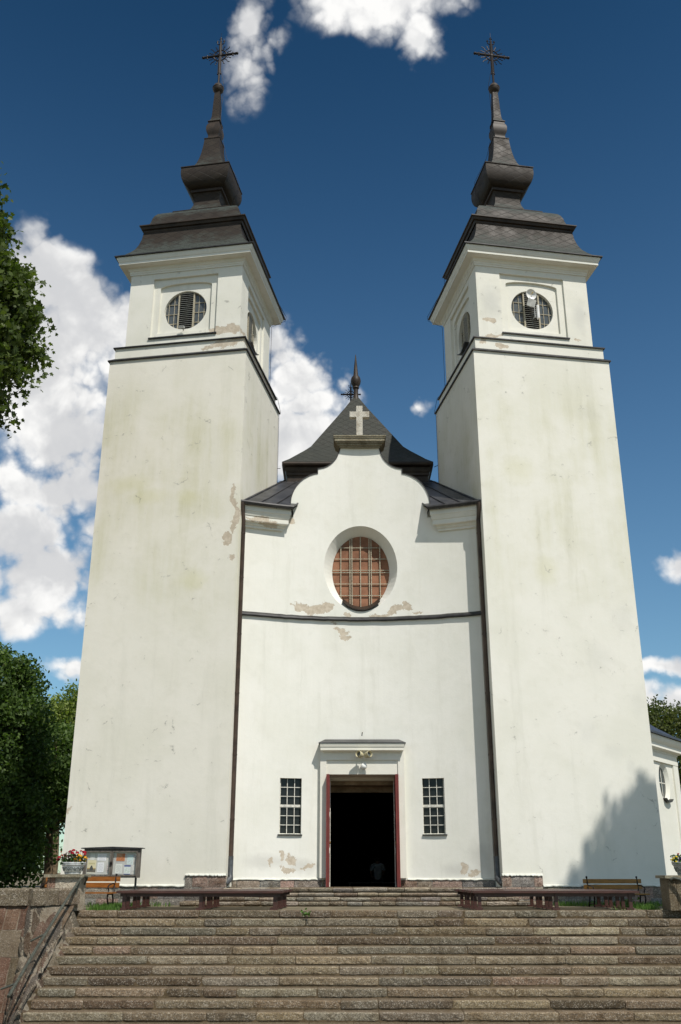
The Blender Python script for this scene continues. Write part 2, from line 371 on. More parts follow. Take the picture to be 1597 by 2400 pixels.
# ------------------------------------------------------------------ mesh helpers
class MB:
    def __init__(s): s.v = []; s.f = []; s.uv = []; s.c = []; s.col = (.5, .5, .5); s.sm = []; s.mi = []; s.m = 0
    def add(s, vs, fs, uvs=None, smooth=False):
        o = len(s.v); s.v += [tuple(p) for p in vs]
        for i, f in enumerate(fs):
            s.f.append([o + k for k in f]); s.uv.append(uvs[i] if uvs else None); s.c.append(s.col); s.sm.append(smooth); s.mi.append(s.m)
        return s
    def box(s, x0, x1, y0, y1, z0, z1, mtx=None):
        vs = [(x, y, z) for z in (z0, z1) for y in (y0, y1) for x in (x0, x1)]
        if mtx is not None: vs = [mtx @ Vector(p) for p in vs]
        return s.add(vs, [(0, 2, 3, 1), (4, 5, 7, 6), (0, 1, 5, 4), (2, 6, 7, 3), (0, 4, 6, 2), (1, 3, 7, 5)])
    def path(s, pts, r, n=10, caps=True):
        pts = [Vector(p) for p in pts]; rs = r if isinstance(r, (list, tuple)) else [r] * len(pts)
        vs = []; fs = []
        T = [(pts[min(i + 1, len(pts) - 1)] - pts[max(i - 1, 0)]).normalized() for i in range(len(pts))]
        ref = Vector((0, 0, 1)) if abs(T[0].z) < .9 else Vector((1, 0, 0))
        u = T[0].cross(ref).normalized()
        for i, p in enumerate(pts):
            u = (u - T[i] * u.dot(T[i])).normalized(); w = T[i].cross(u)
            for k in range(n):
                a = 2 * pi * k / n; vs.append(p + (u * cos(a) + w * sin(a)) * rs[i])
        for i in range(len(pts) - 1):
            for k in range(n):
                fs.append((i * n + k, i * n + (k + 1) % n, (i + 1) * n + (k + 1) % n, (i + 1) * n + k))
        s.add(vs, fs, smooth=n > 4)
        if caps: s.add(vs[:n], [tuple(range(n))[::-1]]); s.add(vs[-n:], [tuple(range(n))])
        return s
    def lathe(s, prof, c=(0, 0, 0), n=24, sx=1, sy=1, mtx=None):
        vs = [Vector((c[0] + r * sx * cos(2 * pi * k / n), c[1] + r * sy * sin(2 * pi * k / n), c[2] + z)) for r, z in prof for k in range(n)]
        if mtx is not None: vs = [mtx @ p for p in vs]
        fs = [(i * n + k, i * n + (k + 1) % n, (i + 1) * n + (k + 1) % n, (i + 1) * n + k) for i in range(len(prof) - 1) for k in range(n)]
        return s.add(vs, fs, smooth=True)
    def square(s, prof, sub=1, cx=0, cy=0, depth=None):
        """profile (half-width, z) swept round a square plan with mitred corners, UV in metres"""
        L = [0]
        for i in range(1, len(prof)): L.append(L[-1] + math.hypot(prof[i][0] - prof[i - 1][0], prof[i][1] - prof[i - 1][1]))
        for q in range(4):
            ca, sa = [(1, 0), (0, 1), (-1, 0), (0, -1)][q]
            for i in range(len(prof) - 1):
                vs = []; uv = []
                for j, t in ((i, -1), (i, 1), (i + 1, 1), (i + 1, -1)):
                    a, z = prof[j]; x, y = t * a, -a
                    vs.append((cx + x * ca - y * sa, cy + x * sa + y * ca, z)); uv.append((t * a + q * 7.3, L[j]))
                s.add(vs, [(0, 1, 2, 3)], [uv], smooth=True)
        return s
    def prism(s, poly, y0, y1, fy=None):
        """(x,z) outline extruded along y, optional y offset fy(x)"""
        fy = fy or (lambda x: 0); n = len(poly)
        a = [(x, fy(x) + y0, z) for x, z in poly]; b = [(x, fy(x) + y1, z) for x, z in poly]
        s.add(a + b, [tuple(range(n)), tuple(range(2 * n - 1, n - 1, -1))] + [(i, i + n, (i + 1) % n + n, (i + 1) % n) for i in range(n)])
        return s
    def sphere(s, c, r, n=14, sx=1, sy=1, sz=1):
        return s.lathe([(max(1e-4, r * sin(pi * i / 8)), -r * sz * cos(pi * i / 8)) for i in range(9)], c, n, sx, sy)
    def mesh(s, name, sharp=35):
        me = bpy.data.meshes.new(name); me.from_pydata(s.v, [], s.f)
        if any(u is not None for u in s.uv):
            ul = me.uv_layers.new(name='UVMap'); k = 0; flat = []
            for f, u in zip(s.f, s.uv):
                for j in range(len(f)): flat += list(u[j]) if u else [0, 0]
            ul.data.foreach_set('uv', flat)
        if len(set(s.c)) > 1:
            at = me.color_attributes.new('Col', 'FLOAT_COLOR', 'CORNER'); flat = []
            for f, c in zip(s.f, s.c): flat += [c[0], c[1], c[2], 1] * len(f)
            at.data.foreach_set('color', flat)
        me.polygons.foreach_set('use_smooth', s.sm); me.polygons.foreach_set('material_index', s.mi)
        bm = bmesh.new(); bm.from_mesh(me); bmesh.ops.remove_doubles(bm, verts=bm.verts, dist=1e-5); bmesh.ops.recalc_face_normals(bm, faces=bm.faces); bm.to_mesh(me); bm.free()
        if any(s.sm): me.set_sharp_from_angle(angle=radians(sharp))
        return me
    def obj(s, name, m, parent=None, mtx=None, **kw): return link(name, s.mesh(name), m, parent, mtx, **kw)


def link(name, me, m, parent=None, mtx=None):
    o = bpy.data.objects.new(name, me); COL.objects.link(o)
    if m is not None and len(me.materials) == 0:
        for k in (m if isinstance(m, (list, tuple)) else [m]): me.materials.append(M[k] if isinstance(k, str) else k)
    if parent is not None: o.parent = parent
    if mtx is not None: o.matrix_local = mtx
    return o


def tag(o, label=None, cat=None, group=None, kind=None):
    if label: o['label'] = label
    if cat: o['category'] = cat
    if group: o['group'] = group
    if kind: o['kind'] = kind
    return o


def thing(name, label, cat, loc=(0, 0, 0), rz=0, group=None):
    o = bpy.data.objects.new(name, None); COL.objects.link(o); o.empty_display_size = .2
    o.location = loc; o.rotation_euler = (0, 0, rz)
    return tag(o, label, cat, group)


def copy_tree(o, parent=None):
    c = o.copy(); COL.objects.link(c)
    if parent: c.parent = parent
    for ch in o.children: copy_tree(ch, c)
    return c


def holed(outer, holes, fy=None, slices=()):
    """flat (x,z) face with holes, built of upright strips bent to y = fy(x)"""
    loops = [outer] + holes; raw = sorted([p[0] for l in loops for p in l] + [x for x in slices if min(p[0] for p in outer) < x < max(p[0] for p in outer)])
    xs = [raw[0]]
    for x in raw[1:]:
        if x - xs[-1] > 1e-5: xs.append(x)
    mb = MB(); f = fy or (lambda x: 0)
    for xa, xb in zip(xs[:-1], xs[1:]):
        xm = (xa + xb) / 2; seg = []
        for l in loops:
            for i in range(len(l)):
                (px, pz), (qx, qz) = l[i], l[(i + 1) % len(l)]
                if min(px, qx) < xm < max(px, qx):
                    k = (qz - pz) / (qx - px); seg.append((pz + k * (xm - px), pz + k * (xa - px), pz + k * (xb - px)))
        seg.sort()
        for a, b in zip(seg[0::2], seg[1::2]):
            mb.add([(xa, f(xa), a[1]), (xb, f(xb), a[2]), (xb, f(xb), b[2]), (xa, f(xa), b[1])], [(0, 1, 2, 3)])
    return mb


def reveal(mb, loop, y0, y1, fy=None, fy1=None, inset=None):
    """walls of an opening from depth y0 back to y1"""
    fy = fy or (lambda x: 0); fy1 = fy1 or fy; n = len(loop); L2 = inset or loop
    vs = [(x, fy(x) + y0, z) for x, z in loop] + [(x, fy1(x) + y1, z) for x, z in L2]
    mb.add(vs, [(i, (i + 1) % n, n + (i + 1) % n, n + i) for i in range(n)])


def ell(cx, cz, rx, rz, n=48): return [(cx + rx * cos(2 * pi * k / n), cz + rz * sin(2 * pi * k / n)) for k in range(n)]
def rect(x0, x1, z0, z1): return [(x0, z0), (x1, z0), (x1, z1), (x0, z1)]


# ================================================================== CHURCH
church = thing('church', 'white plastered church with two copper-topped towers and a curved gable between them', 'church')
PHI = radians(9.6); HW = 2.16


def tower_matrix(s):
    cx = s * 3.42 + s * HW * cos(PHI) - s * HW * sin(PHI); cy = HW * sin(PHI) + HW * cos(PHI)
    return Matrix.Translation((cx, cy, 0)) @ Matrix.Rotation(s * PHI, 4, 'Z')


STONES = [(.30, .27, .23), (.24, .23, .21), (.33, .235, .19), (.36, .25, .20), (.27, .22, .17), (.20, .18, .16), (.34, .29, .22)]


def jit(c, a=.12): k = 1 + random.uniform(-a, a); return tuple(max(.01, x * k * (1 + random.uniform(-.03, .03))) for x in c)


def courses(mb, x0, x1, zs, y, yb, lens=(.35, .8), pal=STONES, fy=None, gap=.012, rough=.006, bulge=.012):
    """courses of rough dressed blocks on the plane y (front), seen from -y"""
    fy = fy or (lambda x: 0)
    for z0, z1 in zip(zs[:-1], zs[1:]):
        x = x0 - random.uniform(0, lens[0])
        while x < x1:
            l = random.uniform(*lens); a, b = max(x0, x) + gap / 2, min(x1, x + l) - gap / 2; x += l
            if b - a < .05: continue
            mb.col = jit(random.choice(pal)); n = max(2, int((b - a) / .09)); rows = 3
            vs = []; fs = []
            for i in range(n + 1):
                t = i / n; X = a + (b - a) * t
                for j in range(rows + 1):
                    u = j / rows; edge = (i in (0, n)) or (j in (0, rows))
                    yy = fy(X) + y + (bulge if edge else random.uniform(-bulge, bulge * .3))
                    vs.append((X + (random.uniform(-rough, rough)), yy, z0 + gap / 2 + (z1 - z0 - gap) * u + random.uniform(-rough, rough)))
            o = len(vs)
            for i in range(n):
                for j in range(rows):
                    k = i * (rows + 1) + j; fs.append((k, k + rows + 1, k + rows + 2, k + 1))
            vs += [(a, fy(a) + yb, z0 + gap / 2), (b, fy(b) + yb, z0 + gap / 2), (b, fy(b) + yb, z1 - gap / 2), (a, fy(a) + yb, z1 - gap / 2)]
            k = rows + 1
            fs += [(0, o, o + 3, rows), (n * k, n * k + rows, o + 2, o + 1)]
            fs += [tuple([o] + [i * k for i in range(n + 1)] + [o + 1])[::-1], tuple([o + 3] + [i * k + rows for i in range(n + 1)] + [o + 2])]
            mb.add(vs, fs)


def rot4(mb_fn):
    """build the same face on all four sides of a square plan"""
    out = MB()
    for q in range(4):
        t = MB(); mb_fn(t); R = Matrix.Rotation(q * pi / 2, 4, 'Z')
        out.add([R @ Vector(p) for p in t.v], t.f, smooth=False)
    return out


def make_cross(scale=1.):
    """wrought iron cross with ring and wavy rays, foot at z = 0, in the xz plane"""
    mb = MB(); r = .022
    mb.path([(0, 0, 0), (0, 0, 2.1)], .042, 8)
    Z0 = len(mb.v)
    for s in (-1, 1): mb.path([(s * .05, 0, .45), (s * .05, 0, 1.85)], .016, 6)
    mb.path([(-.62, 0, 1.33), (.62, 0, 1.33)], .040, 8)
    for s in (-1, 1):
        mb.path([(s * .06, 0, 1.375), (s * .5, 0, 1.375)], .018, 6); mb.path([(s * .06, 0, 1.285), (s * .5, 0, 1.285)], .018, 6)
        mb.path([(s * .5, 0, 1.25), (s * .5, 0, 1.41)], .030, 6); mb.sphere((s * .66, 0, 1.33), .055, 10); mb.path([(s * .6, 0, 1.27), (s * .6, 0, 1.39)], .018, 6)
        mb.path([(s * .02, 0, 1.88), (s * .10, 0, 1.89), (s * .13, 0, 1.93), (s * .13, 0, 2.07)], .019, 6); mb.path([(s * .09, 0, 2.02), (s * .17, 0, 2.02)], .019, 6)
        mb.sphere((s * .06, 0, .43), .028, 8)
    mb.path([(.248 * cos(2 * pi * k / 32), 0, 1.33 + .248 * sin(2 * pi * k / 32)) for k in range(33)], .024, 6, False)
    mb.sphere((0, 0, 1.33), .085, 12, sy=.6); mb.sphere((0, 0, .45), .05, 10); mb.sphere((0, 0, 2.02), .045, 10)
    mb.path([(0, 0, 2.0), (0, 0, 2.22)], .022, 6); mb.path([(-.055, 0, 2.15), (.055, 0, 2.15)], .02, 6)
    mb.path([(0, 0, 2.22), (0, 0, 2.45)], .006, 5)
    for q in range(4):
        for d in (22, 45, 68):
            a = radians(q * 90 + d); L = .52 if d == 45 else .46; p = []
            for i in range(9):
                t = .10 + (L - .10) * i / 8 if d == 45 else .24 + (L - .24) * i / 8
                w = .018 * sin(i * 1.7) * (t > .22); p.append((t * cos(a) - w * sin(a), 0, 1.33 + t * sin(a) + w * cos(a)))
            mb.path(p, .016, 5)
    mb.v = [p if i < Z0 else (p[0], p[1], p[2] + .1) for i, p in enumerate(mb.v)]
    if scale != 1: mb.v = [tuple(c * scale for c in p) for p in mb.v]
    return mb


def build_tower(s):
    T = tower_matrix(s); side = 'left' if s < 0 else 'right'
    A = 2.16
    # shaft, plaster ends on the rough stone plinth
    mb = MB(); mb.square([(A, .2), (A, 15.46)], 1)
    shaft = mb.obj('tower', 'tower_' + side, church, T)
    mb = MB(); ins = -s  # inner side of the tower towards the nave
    xs = (ins * 1.14, ins * 2.19)
    xa, xb = min(xs), max(xs)
    courses(mb, xa, xb, [-.1, .12, .40, .66], -A - .035, -A + .1)
    lo = (-2.19, xa) if ins > 0 else (xb, 2.19)
    courses(mb, lo[0], lo[1], [-.1, .13, .41], -A - .03, -A + .1)
    m2 = MB(); m2.c = []
    tmp = MB(); courses(tmp, -2.19, 2.19, [-.1, .13, .41], -A - .03, -A + .1)
    for q in (1, 2, 3):
        R = Matrix.Rotation(q * pi / 2, 4, 'Z'); o = len(mb.v)
        mb.v += [tuple(R @ Vector(p)) for p in tmp.v]; mb.f += [[o + k for k in f] for f in tmp.f]
        mb.uv += tmp.uv; mb.c += tmp.c; mb.sm += tmp.sm; mb.mi += tmp.mi
    pl = mb.obj('plinth', 'stone', shaft)
    mb = MB()  # mortar behind the blocks and the limewashed lip above
    mb.square([(A + .012, -.1), (A + .012, .40)], 1); mb.box(xa, xb, -A - .016, -A + .05, .38, .64); mb.obj('plinth_mortar', 'mortar_grey', pl)
    mb = MB()
    def lip(x0, x1, z):
        n = 40; vs = []; fs = []
        for i in range(n + 1):
            x = x0 + (x1 - x0) * i / n; j = random.uniform(-.012, .014)
            vs += [(x, -A - .055, z + j), (x, -A - .052, z + .02 + j), (x, -A - .004, z + .05), (x, -A + .03, z + .05), (x, -A + .03, z + j)]
        for i in range(n):
            for k in range(4): fs.append((i * 5 + k, i * 5 + k + 5, i * 5 + k + 6, i * 5 + k + 1))
            fs.append((i * 5 + 4, i * 5 + 9, i * 5 + 5, i * 5))
        mb.add(vs, fs)
    lip(lo[0], lo[1], .41); lip(xa, xb, .66); mb.obj('plaster_lip', 'lime', shaft)
    # ledges
    mb = MB(); mb.square([(A - .02, 15.44), (2.215, 15.44), (2.215, 15.475), (2.05, 15.60), (2.0, 15.60)]); mb.obj('ledge', 'flash', shaft)
    mb = MB(); mb.square([(2.06, 15.585), (2.06, 15.94)]); mb.obj('ledge_band', 'belfry_' + side, shaft)
    mb = MB(); mb.square([(2.03, 15.935), (2.115, 15.935), (2.115, 15.97), (1.84, 16.12), (1.80, 16.12)]); mb.obj('ledge', 'flash', shaft)
    # belfry: nested recessed panels and a round opening on each side
    B = 1.845
    arch = [(-.85, 16.53), (.85, 16.53), (.85, 18.19)] + [(.85 * cos(pi * k / 12 * 1.0), 18.19 + .135 * sin(pi * k / 12)) for k in range(1, 12)] + [(-.85, 18.19)]
    pan = rect(-1.06, 1.06, 16.36, 18.52); cir = ell(0, 17.36, .69, .70, 40)
    def face(t):
        for lay, y in ((holed(rect(-B, B, 16.08, 18.80), [pan]), 0), (holed(pan, [arch]), .07), (holed(arch, [cir]), .14)):
            t.add([(p[0], -B + y, p[2]) for p in lay.v], lay.f)
        reveal(t, pan, -B, -B + .07); reveal(t, arch, -B + .07, -B + .14); reveal(t, cir, -B + .14, -B + .28)
    bel = rot4(face).obj('belfry', 'belfry_' + side, church, T)
    mb = rot4(lambda t: t.prism(rect(-1.10, 1.10, 16.315, 16.355), -B - .05, -B + .03)); mb.obj('panel_sill', 'flash', bel)
    # windows: glass, bars and a louvre strip
    for q in range(4):
        R = T @ Matrix.Rotation(q * pi / 2, 4, 'Z')
        mb = MB(); c = ell(0, 17.36, .72, .73, 40); mb.prism(c, -B + .25, -B + .27); w = mb.obj('belfry_window', 'pane_grey', church, R)
        mb = MB()
        def chord(x): return .69 * sqrt(max(0, 1 - (x / .69) ** 2))
        for x in (-.58, -.405, .405, .58): h = chord(x); mb.box(x - .008, x + .008, -B + .225, -B + .248, 17.36 - h, 17.36 + h)
        for x in (-.245, .245): h = chord(x); mb.box(x - .022, x + .022, -B + .18, -B + .248, 17.36 - h, 17.36 + h)
        for z in (-.42, -.07, .28):
            h = chord(z)
            for sg in (-1, 1): xx = sorted((sg * .267, sg * h)); mb.box(xx[0], xx[1], -B + .228, -B + .247, 17.36 + z - .009, 17.36 + z + .009)
        mb.obj('window_bars', 'cream_bar', w)
        mb = MB(); n = 19
        for i in range(n):
            z = 16.72 + 1.30 * i / (n - 1); Rm = Matrix.Translation((0, -B + .215, z)) @ Matrix.Rotation(radians(28), 4, 'X')
            mb.box(-.222, .222, -.032, .032, -.006, .006, Rm)
        mb.obj('louvre', 'louvre', w)
        mb = MB(); mb.box(-.222, .222, -B + .244, -B + .2485, 16.70, 18.03); mb.obj('louvre_shade_sheet', 'black_in', w)  # dark sheet standing in for the shade behind the slats
        if q in (1, 3):
            mb = MB(); mb.prism([(-.42, 16.76), (-.2, 16.655), (0, 16.62), (.2, 16.655), (.42, 16.76), (.42, 16.79), (.2, 16.685), (0, 16.65), (-.2, 16.685), (-.42, 16.79)], -B - .02, -B + .24); mb.obj('window_sill', 'flash', w)
    # cornice
    mb = MB(); mb.square([(1.80, 18.72), (1.875, 18.72), (1.875, 18.77), (1.895, 18.785), (1.895, 18.84), (1.925, 18.86), (1.94, 18.93), (1.955, 18.955), (2.14, 18.955), (2.14, 18.965), (2.17, 18.965), (2.17, 19.05), (2.185, 19.06), (2.20, 19.10), (2.235, 19.16), (2.235, 19.215), (1.8, 19.22)])
    mb.obj('cornice', 'cornice', bel)
    # curved copper helm
    C = 'shingle'
    ax = -s * .07
    def sq(prof, name, m, parent): mb = MB(); mb.square(prof, cx=ax * .5, cy=0); return mb.obj(name, m, parent, None if parent else T)
    low = MB(); low.square([(2.29, 19.245), (2.17, 19.33), (2.05, 19.44), (1.93, 19.60), (1.82, 19.78), (1.74, 20.0), (1.68, 20.25), (1.65, 20.52)]); helm = low.obj('helm_roof', C, church, T)
    sq2 = lambda prof, name, m: (lambda mb: (mb.square(prof, cx=ax * .6), mb.obj(name, m, helm))[1])(MB())
    e = MB(); e.square([(2.10, 19.217), (2.295, 19.217), (2.295, 19.25)]); e.obj('eave_edge', 'flash', helm)
    sq2([(1.65, 20.50), (1.68, 20.55), (1.68, 20.58), (1.73, 20.60), (1.76, 20.68), (1.80, 20.70), (1.80, 20.735), (1.66, 20.78)], 'helm_ledge', 'copper')
    sq2([(1.72, 20.75), (1.61, 20.82), (1.555, 20.92), (1.52, 21.05), (1.49, 21.20), (1.44, 21.34), (1.36, 21.47), (1.24, 21.57), (1.08, 21.65), (.95, 21.70)], 'helm_bulge', C)
    sq2([(.9, 21.68), (1.0, 21.78), (1.0, 21.81), (.80, 21.90), (.68, 22.02), (.55, 22.18), (.475, 22.38), (.445, 22.58), (.46, 22.76), (.51, 22.87)], 'helm_neck', C)
    sq2([(.51, 22.86), (.565, 22.88), (.565, 22.98), (.54, 23.0)], 'neck_band', 'copper')
    sq2([(.54, 22.99), (.62, 23.01), (.71, 23.07), (.785, 23.17), (.835, 23.31), (.86, 23.47), (.862, 23.62), (.85, 23.74), (.875, 23.745), (.875, 23.775), (.70, 23.83)], 'helm_lantern', C)
    sq2([(.72, 23.80), (.62, 23.89), (.54, 24.02), (.46, 24.22), (.395, 24.47), (.345, 24.76), (.305, 25.1), (.28, 25.42), (.295, 25.425), (.295, 25.46), (.2, 25.49)], 'spire_base', C)
    sq2([(.235, 25.47), (.205, 25.52), (.19, 25.58), (.19, 25.64), (.205, 25.70), (.235, 25.77), (.255, 25.86), (.26, 25.96), (.25, 26.06), (.225, 26.14), (.20, 26.19), (.20, 26.27), (.225, 26.275), (.225, 26.30), (.18, 26.35)], 'spire_bulb', 'copper')
    m3 = MB(); m3.square([(.20, 26.33), (.165, 26.40), (.142, 26.55), (.13, 26.8), (.118, 27.2), (.102, 27.6), (.085, 27.80), (.07, 27.86)], cx=ax); m3.obj('spire', C, helm)
    m3 = MB(); m3.lathe([(.09, -.2), (.15, -.15), (.195, -.07), (.205, .01), (.215, .015), (.215, .04), (.2, .05), (.16, .14), (.13, .19), (.05, .2)], (ax, 0, 27.95), 20); m3.obj('ball', 'copper', helm)
    cr = make_cross().obj('roof_cross', 'iron', helm, Matrix.Translation((ax, 0, 28.14)))
    # lightning conductor down the inner edges
    mb = MB(); k = -s
    pts = [(ax + k * .05, 0, 28.9), (ax + k * .23, -.05, 28.05), (ax + k * .2, -.02, 27.6), (k * .22, 0, 26.4), (k * .34, .0, 26.0), (k * .36, 0, 25.5), (k * .5, .1, 24.8), (k * .95, .3, 23.8), (k * .92, .3, 23.3), (k * .62, .4, 22.8), (k * 1.05, .6, 21.8), (k * 1.83, 1.6, 20.75), (k * 1.8, 1.7, 20.3), (k * 2.34, 2.2, 19.28), (k * 2.3, 2.25, 19.15), (k * 1.9, 1.86, 18.7), (k * 1.9, 1.86, 16.2), (k * 2.15, 2.0, 15.95), (k * 2.24, 2.1, 15.45), (k * 2.2, 2.05, 15.3), (k * 2.2, 2.05, 11)]
    mb.path(pts, .007, 5); mb.obj('lightning_conductor', 'iron', church, T)
    return shaft


build_tower(-1); build_tower(1)

# ------------------------------------------------------------------ curved front between the towers
YC, SAG = 1.27, .74
fy0 = lambda x: YC - SAG * (x / 3.42) ** 2
def fy(x):   # the curve as flat strips 15 cm wide
    i = math.floor((x + 3.3) / .15 + 1e-6); a = -3.3 + .15 * i; t = (x - a) / .15
    return fy0(a) * (1 - t) + fy0(a + .15) * t
GR = [(.58, 12.78), (.60, 12.68), (.64, 12.56), (.69, 12.44), (.76, 12.34), (.85, 12.24), (.95, 12.16), (1.07, 12.10), (1.25, 12.05), (1.25, 11.90), (1.36, 11.875), (1.5, 11.81), (1.66, 11.70), (1.77, 11.59), (1.86, 11.47), (1.93, 11.34), (1.985, 11.2), (2.02, 11.07), (2.035, 10.93), (2.03, 10.82), (2.0, 10.72), (1.96, 10.62)]
outer = [(-3.30, .2), (3.30, .2), (3.30, 10.45), (1.96, 10.45)] + GR[::-1] + [(-x, z) for x, z in GR] + [(-1.96, 10.45), (-3.30, 10.45)]
oo = ell(0, 8.98, 1.06, 1.295, 56); oi = ell(.012, 8.96, .835, 1.10, 56)
doorl = rect(-.95, .95, .38, 3.18)
winl = [rect(-2.18, -1.61, 1.67, 3.08), rect(1.59, 2.16, 1.67, 3.08)]
xsl = [-3.3 + .15 * i for i in range(45)]
mb = holed(outer, [oo, rect(-.95, .95, .22, 3.18)] + winl, fy, xsl)
reveal(mb, oo, 0, .36, fy, fy, oi)
for w_ in winl: reveal(mb, w_, 0, .16, fy)
facade = mb.obj('facade', 'facade', church)
mb = MB(); n = len(GR)   # thickness of the free-standing gable
loop = [(-x, z) for x, z in GR[::-1]] + GR
vs = [(x, fy(x) + .0, z) for x, z in loop] + [(x, fy(x) + .42, z) for x, z in loop]; N2 = len(loop)
mb.add(vs, [(i, i + 1, N2 + i + 1, N2 + i) for i in range(N2 - 1)]); mb.add(vs[N2:], [tuple(range(N2))]); mb.obj('gable_back', 'plaster', facade)
for side in (-1, 1):   # thin dark flashing on top of the gable curve
    mb = MB(); pl = [(side * x, z) for x, z in GR]
    for i in range(len(pl) - 1):
        (xa, za), (xb, zb) = pl[i], pl[i + 1]; L = math.hypot(xb - xa, zb - za) or 1; nx, nz = (zb - za) / L * side, -(xb - xa) / L * side
        nx, nz = (-nx, -nz); t = .022
        vs = [(xa, fy(xa) - .025, za), (xb, fy(xb) - .025, zb), (xb + nx * t, fy(xb) - .025, zb + nz * t), (xa + nx * t, fy(xa) - .025, za + nz * t)]
        vs += [(p[0], fy(p[0]) + .46, p[2]) for p in vs]
        mb.add(vs, [(0, 1, 2, 3), (4, 7, 6, 5), (0, 4, 5, 1), (3, 2, 6, 7)])
    mb.obj('gable_flashing', 'flash', facade)
mb = MB()
prof = [(0, 7.40), (-.075, 7.405), (-.085, 7.43), (-.075, 7.47), (-.05, 7.49), (0, 7.53)]
vs = []; fs = []; k = len(prof)
for i in range(45):
    x = -3.31 + 6.62 * i / 44; j = random.uniform(-.006, .006)
    vs += [(x, fy(x) + a, z + j) for a, z in prof]
for i in range(44):
    for q in range(k - 1): fs.append((i * k + q, i * k + q + 1, (i + 1) * k + q + 1, (i + 1) * k + q))
mb.add(vs, fs); mb.obj('string_course', 'flash', facade)
for a, b in ((-3.30, -.97), (.97, 3.30)): mb = MB(); courses(mb, a, b, [.30, .56], -.03, .1, (.3, .85), fy=fy); mb.obj('plinth', 'stone', facade)
for a, b in ((-3.30, -1.15), (1.15, 3.30)):
    mb = MB(); vs = []; fs = []; n = 26
    for i in range(n + 1):
        x = a + (b - a) * i / n; j = random.uniform(-.01, .012)
        vs += [(x, fy(x) - .045, .56 + j), (x, fy(x) - .04, .575 + j), (x, fy(x) - .003, .605), (x, fy(x) + .02, .605), (x, fy(x) + .02, .56 + j)]
    for i in range(n):
        for q in range(4): fs.append((i * 5 + q, i * 5 + q + 5, i * 5 + q + 6, i * 5 + q + 1))
        fs.append((i * 5 + 4, i * 5 + 9, i * 5 + 5, i * 5))
    mb.add(vs, fs); mb.obj('plaster_lip', 'lime', facade)
# oval window
mb = MB(); mb.prism(ell(.012, 8.96, .86, 1.12, 48), .46, .48, lambda x: 1.16); rw = mb.obj('oval_window', 'rust_board', church)
mb = MB(); yb = 1.27 + .30
def chord2(x, r=.835, R=1.10): return R * sqrt(max(0, 1 - (x / r) ** 2))
for x in (-.575, -.31, -.25, 0, .255, .315, .57): h = chord2(x); mb.box(x - .006, x + .018, yb, yb + .03, 8.96 - h, 8.96 + h)
for z in (.74, .396, .05, -.02, -.366, -.716): h = chord2(z, 1.10, .835); mb.box(.012 - h, .012 + h, yb + .006, yb + .026, 8.96 + z - .009, 8.96 + z + .009)
mb.obj('window_bars', 'cream_bar', rw)
mb = MB(); vs = []; fs = []
for i in range(17):
    a = radians(270 - 40 + 80 * i / 16); ca, sa = cos(a), sin(a)
    x0, z0 = .012 + .80 * ca, 8.96 + 1.07 * sa
    vs += [(x0, 1.60, z0 + .03), (x0 * 1.04, 1.22, z0 - .15), (x0 * 1.04, 1.22, z0 - .18), (x0, 1.60, z0 - .02)]
for i in range(16):
    for q in range(4): fs.append((i * 4 + q, i * 4 + (q + 1) % 4, i * 4 + 4 + (q + 1) % 4, i * 4 + 4 + q))
fs += [(0, 1, 2, 3), (67, 66, 65, 64)]
mb.add(vs, fs); mb.obj('window_sill', 'copper', rw)
# two small barred windows
for k, wl in enumerate(winl):
    x0, x1 = wl[0][0], wl[1][0]; y0, y1 = fy(x0), fy(x1); sl = (y1 - y0) / (x1 - x0); F = lambda x, y0=y0, sl=sl, x0=x0: y0 + sl * (x - x0)
    mb = MB(); mb.prism(rect(x0 - .02, x1 + .02, 1.65, 3.1), .13, .15, F); w_ = mb.obj('window', 'pane', church)
    mb = MB(); W = x1 - x0
    for i in (1, 2): x = x0 + W * i / 3; mb.prism(rect(x - .009, x + .009, 1.67, 3.08), .085, .11, F)
    mb.prism(rect(x0, x0 + .018, 1.67, 3.08), .085, .125, F); mb.prism(rect(x1 - .018, x1, 1.67, 3.08), .085, .125, F)
    for z in (1.90, 2.13, 2.36 - .02, 2.62, 2.85): mb.prism(rect(x0, x1, z - .008, z + .008), .09, .108, F)
    mb.prism(rect(x0, x1, 2.35, 2.41), .075, .12, F)
    mb.prism(rect(x0, x1, 1.67, 1.69), .075, .12, F)
    mb.obj('window_bars', 'white_bar', w_)
    mb = MB(); mb.prism([(x0 - .03, 1.635), (x1 + .03, 1.635), (x1 + .03, 1.665), (x0 - .03, 1.665)], -.045, .12, F); mb.obj('window_sill', 'flash', w_)
# portal: plain raised frame with sunk panel, canopy and folded red leaves
mb = MB(); PY = 1.06
mb.prism([(-1.12, .60), (-.953, .60), (-.953, 3.55), (.953, 3.55), (.953, .60), (1.12, .60), (1.12, 3.80), (-1.12, 3.80)], PY, PY + .35)
mb.prism(rect(-.953, .953, 3.182, 3.55), PY + .035, PY + .4)
mb.box(-1.0, -.952, PY + .2, PY + .75, .38, 3.18); mb.box(.952, 1.0, PY + .2, PY + .75, .38, 3.18)
portal = mb.obj('portal', 'portal', church)
mb = MB()
pr = [(PY + .1, 3.74), (PY - .03, 3.74), (PY - .05, 3.77), (PY - .155, 3.785), (PY - .165, 3.79), (PY - .165, 3.865), (PY - .18, 3.875), (PY - .195, 3.94), (PY - .195, 3.965), (PY + .1, 3.965)]
a, b = 1.10, 1.10
vs = [(-(1.04 + (PY - y) * .45), y, z) for y, z in pr] + [((1.04 + (PY - y) * .45), y, z) for y, z in pr]; k = len(pr)
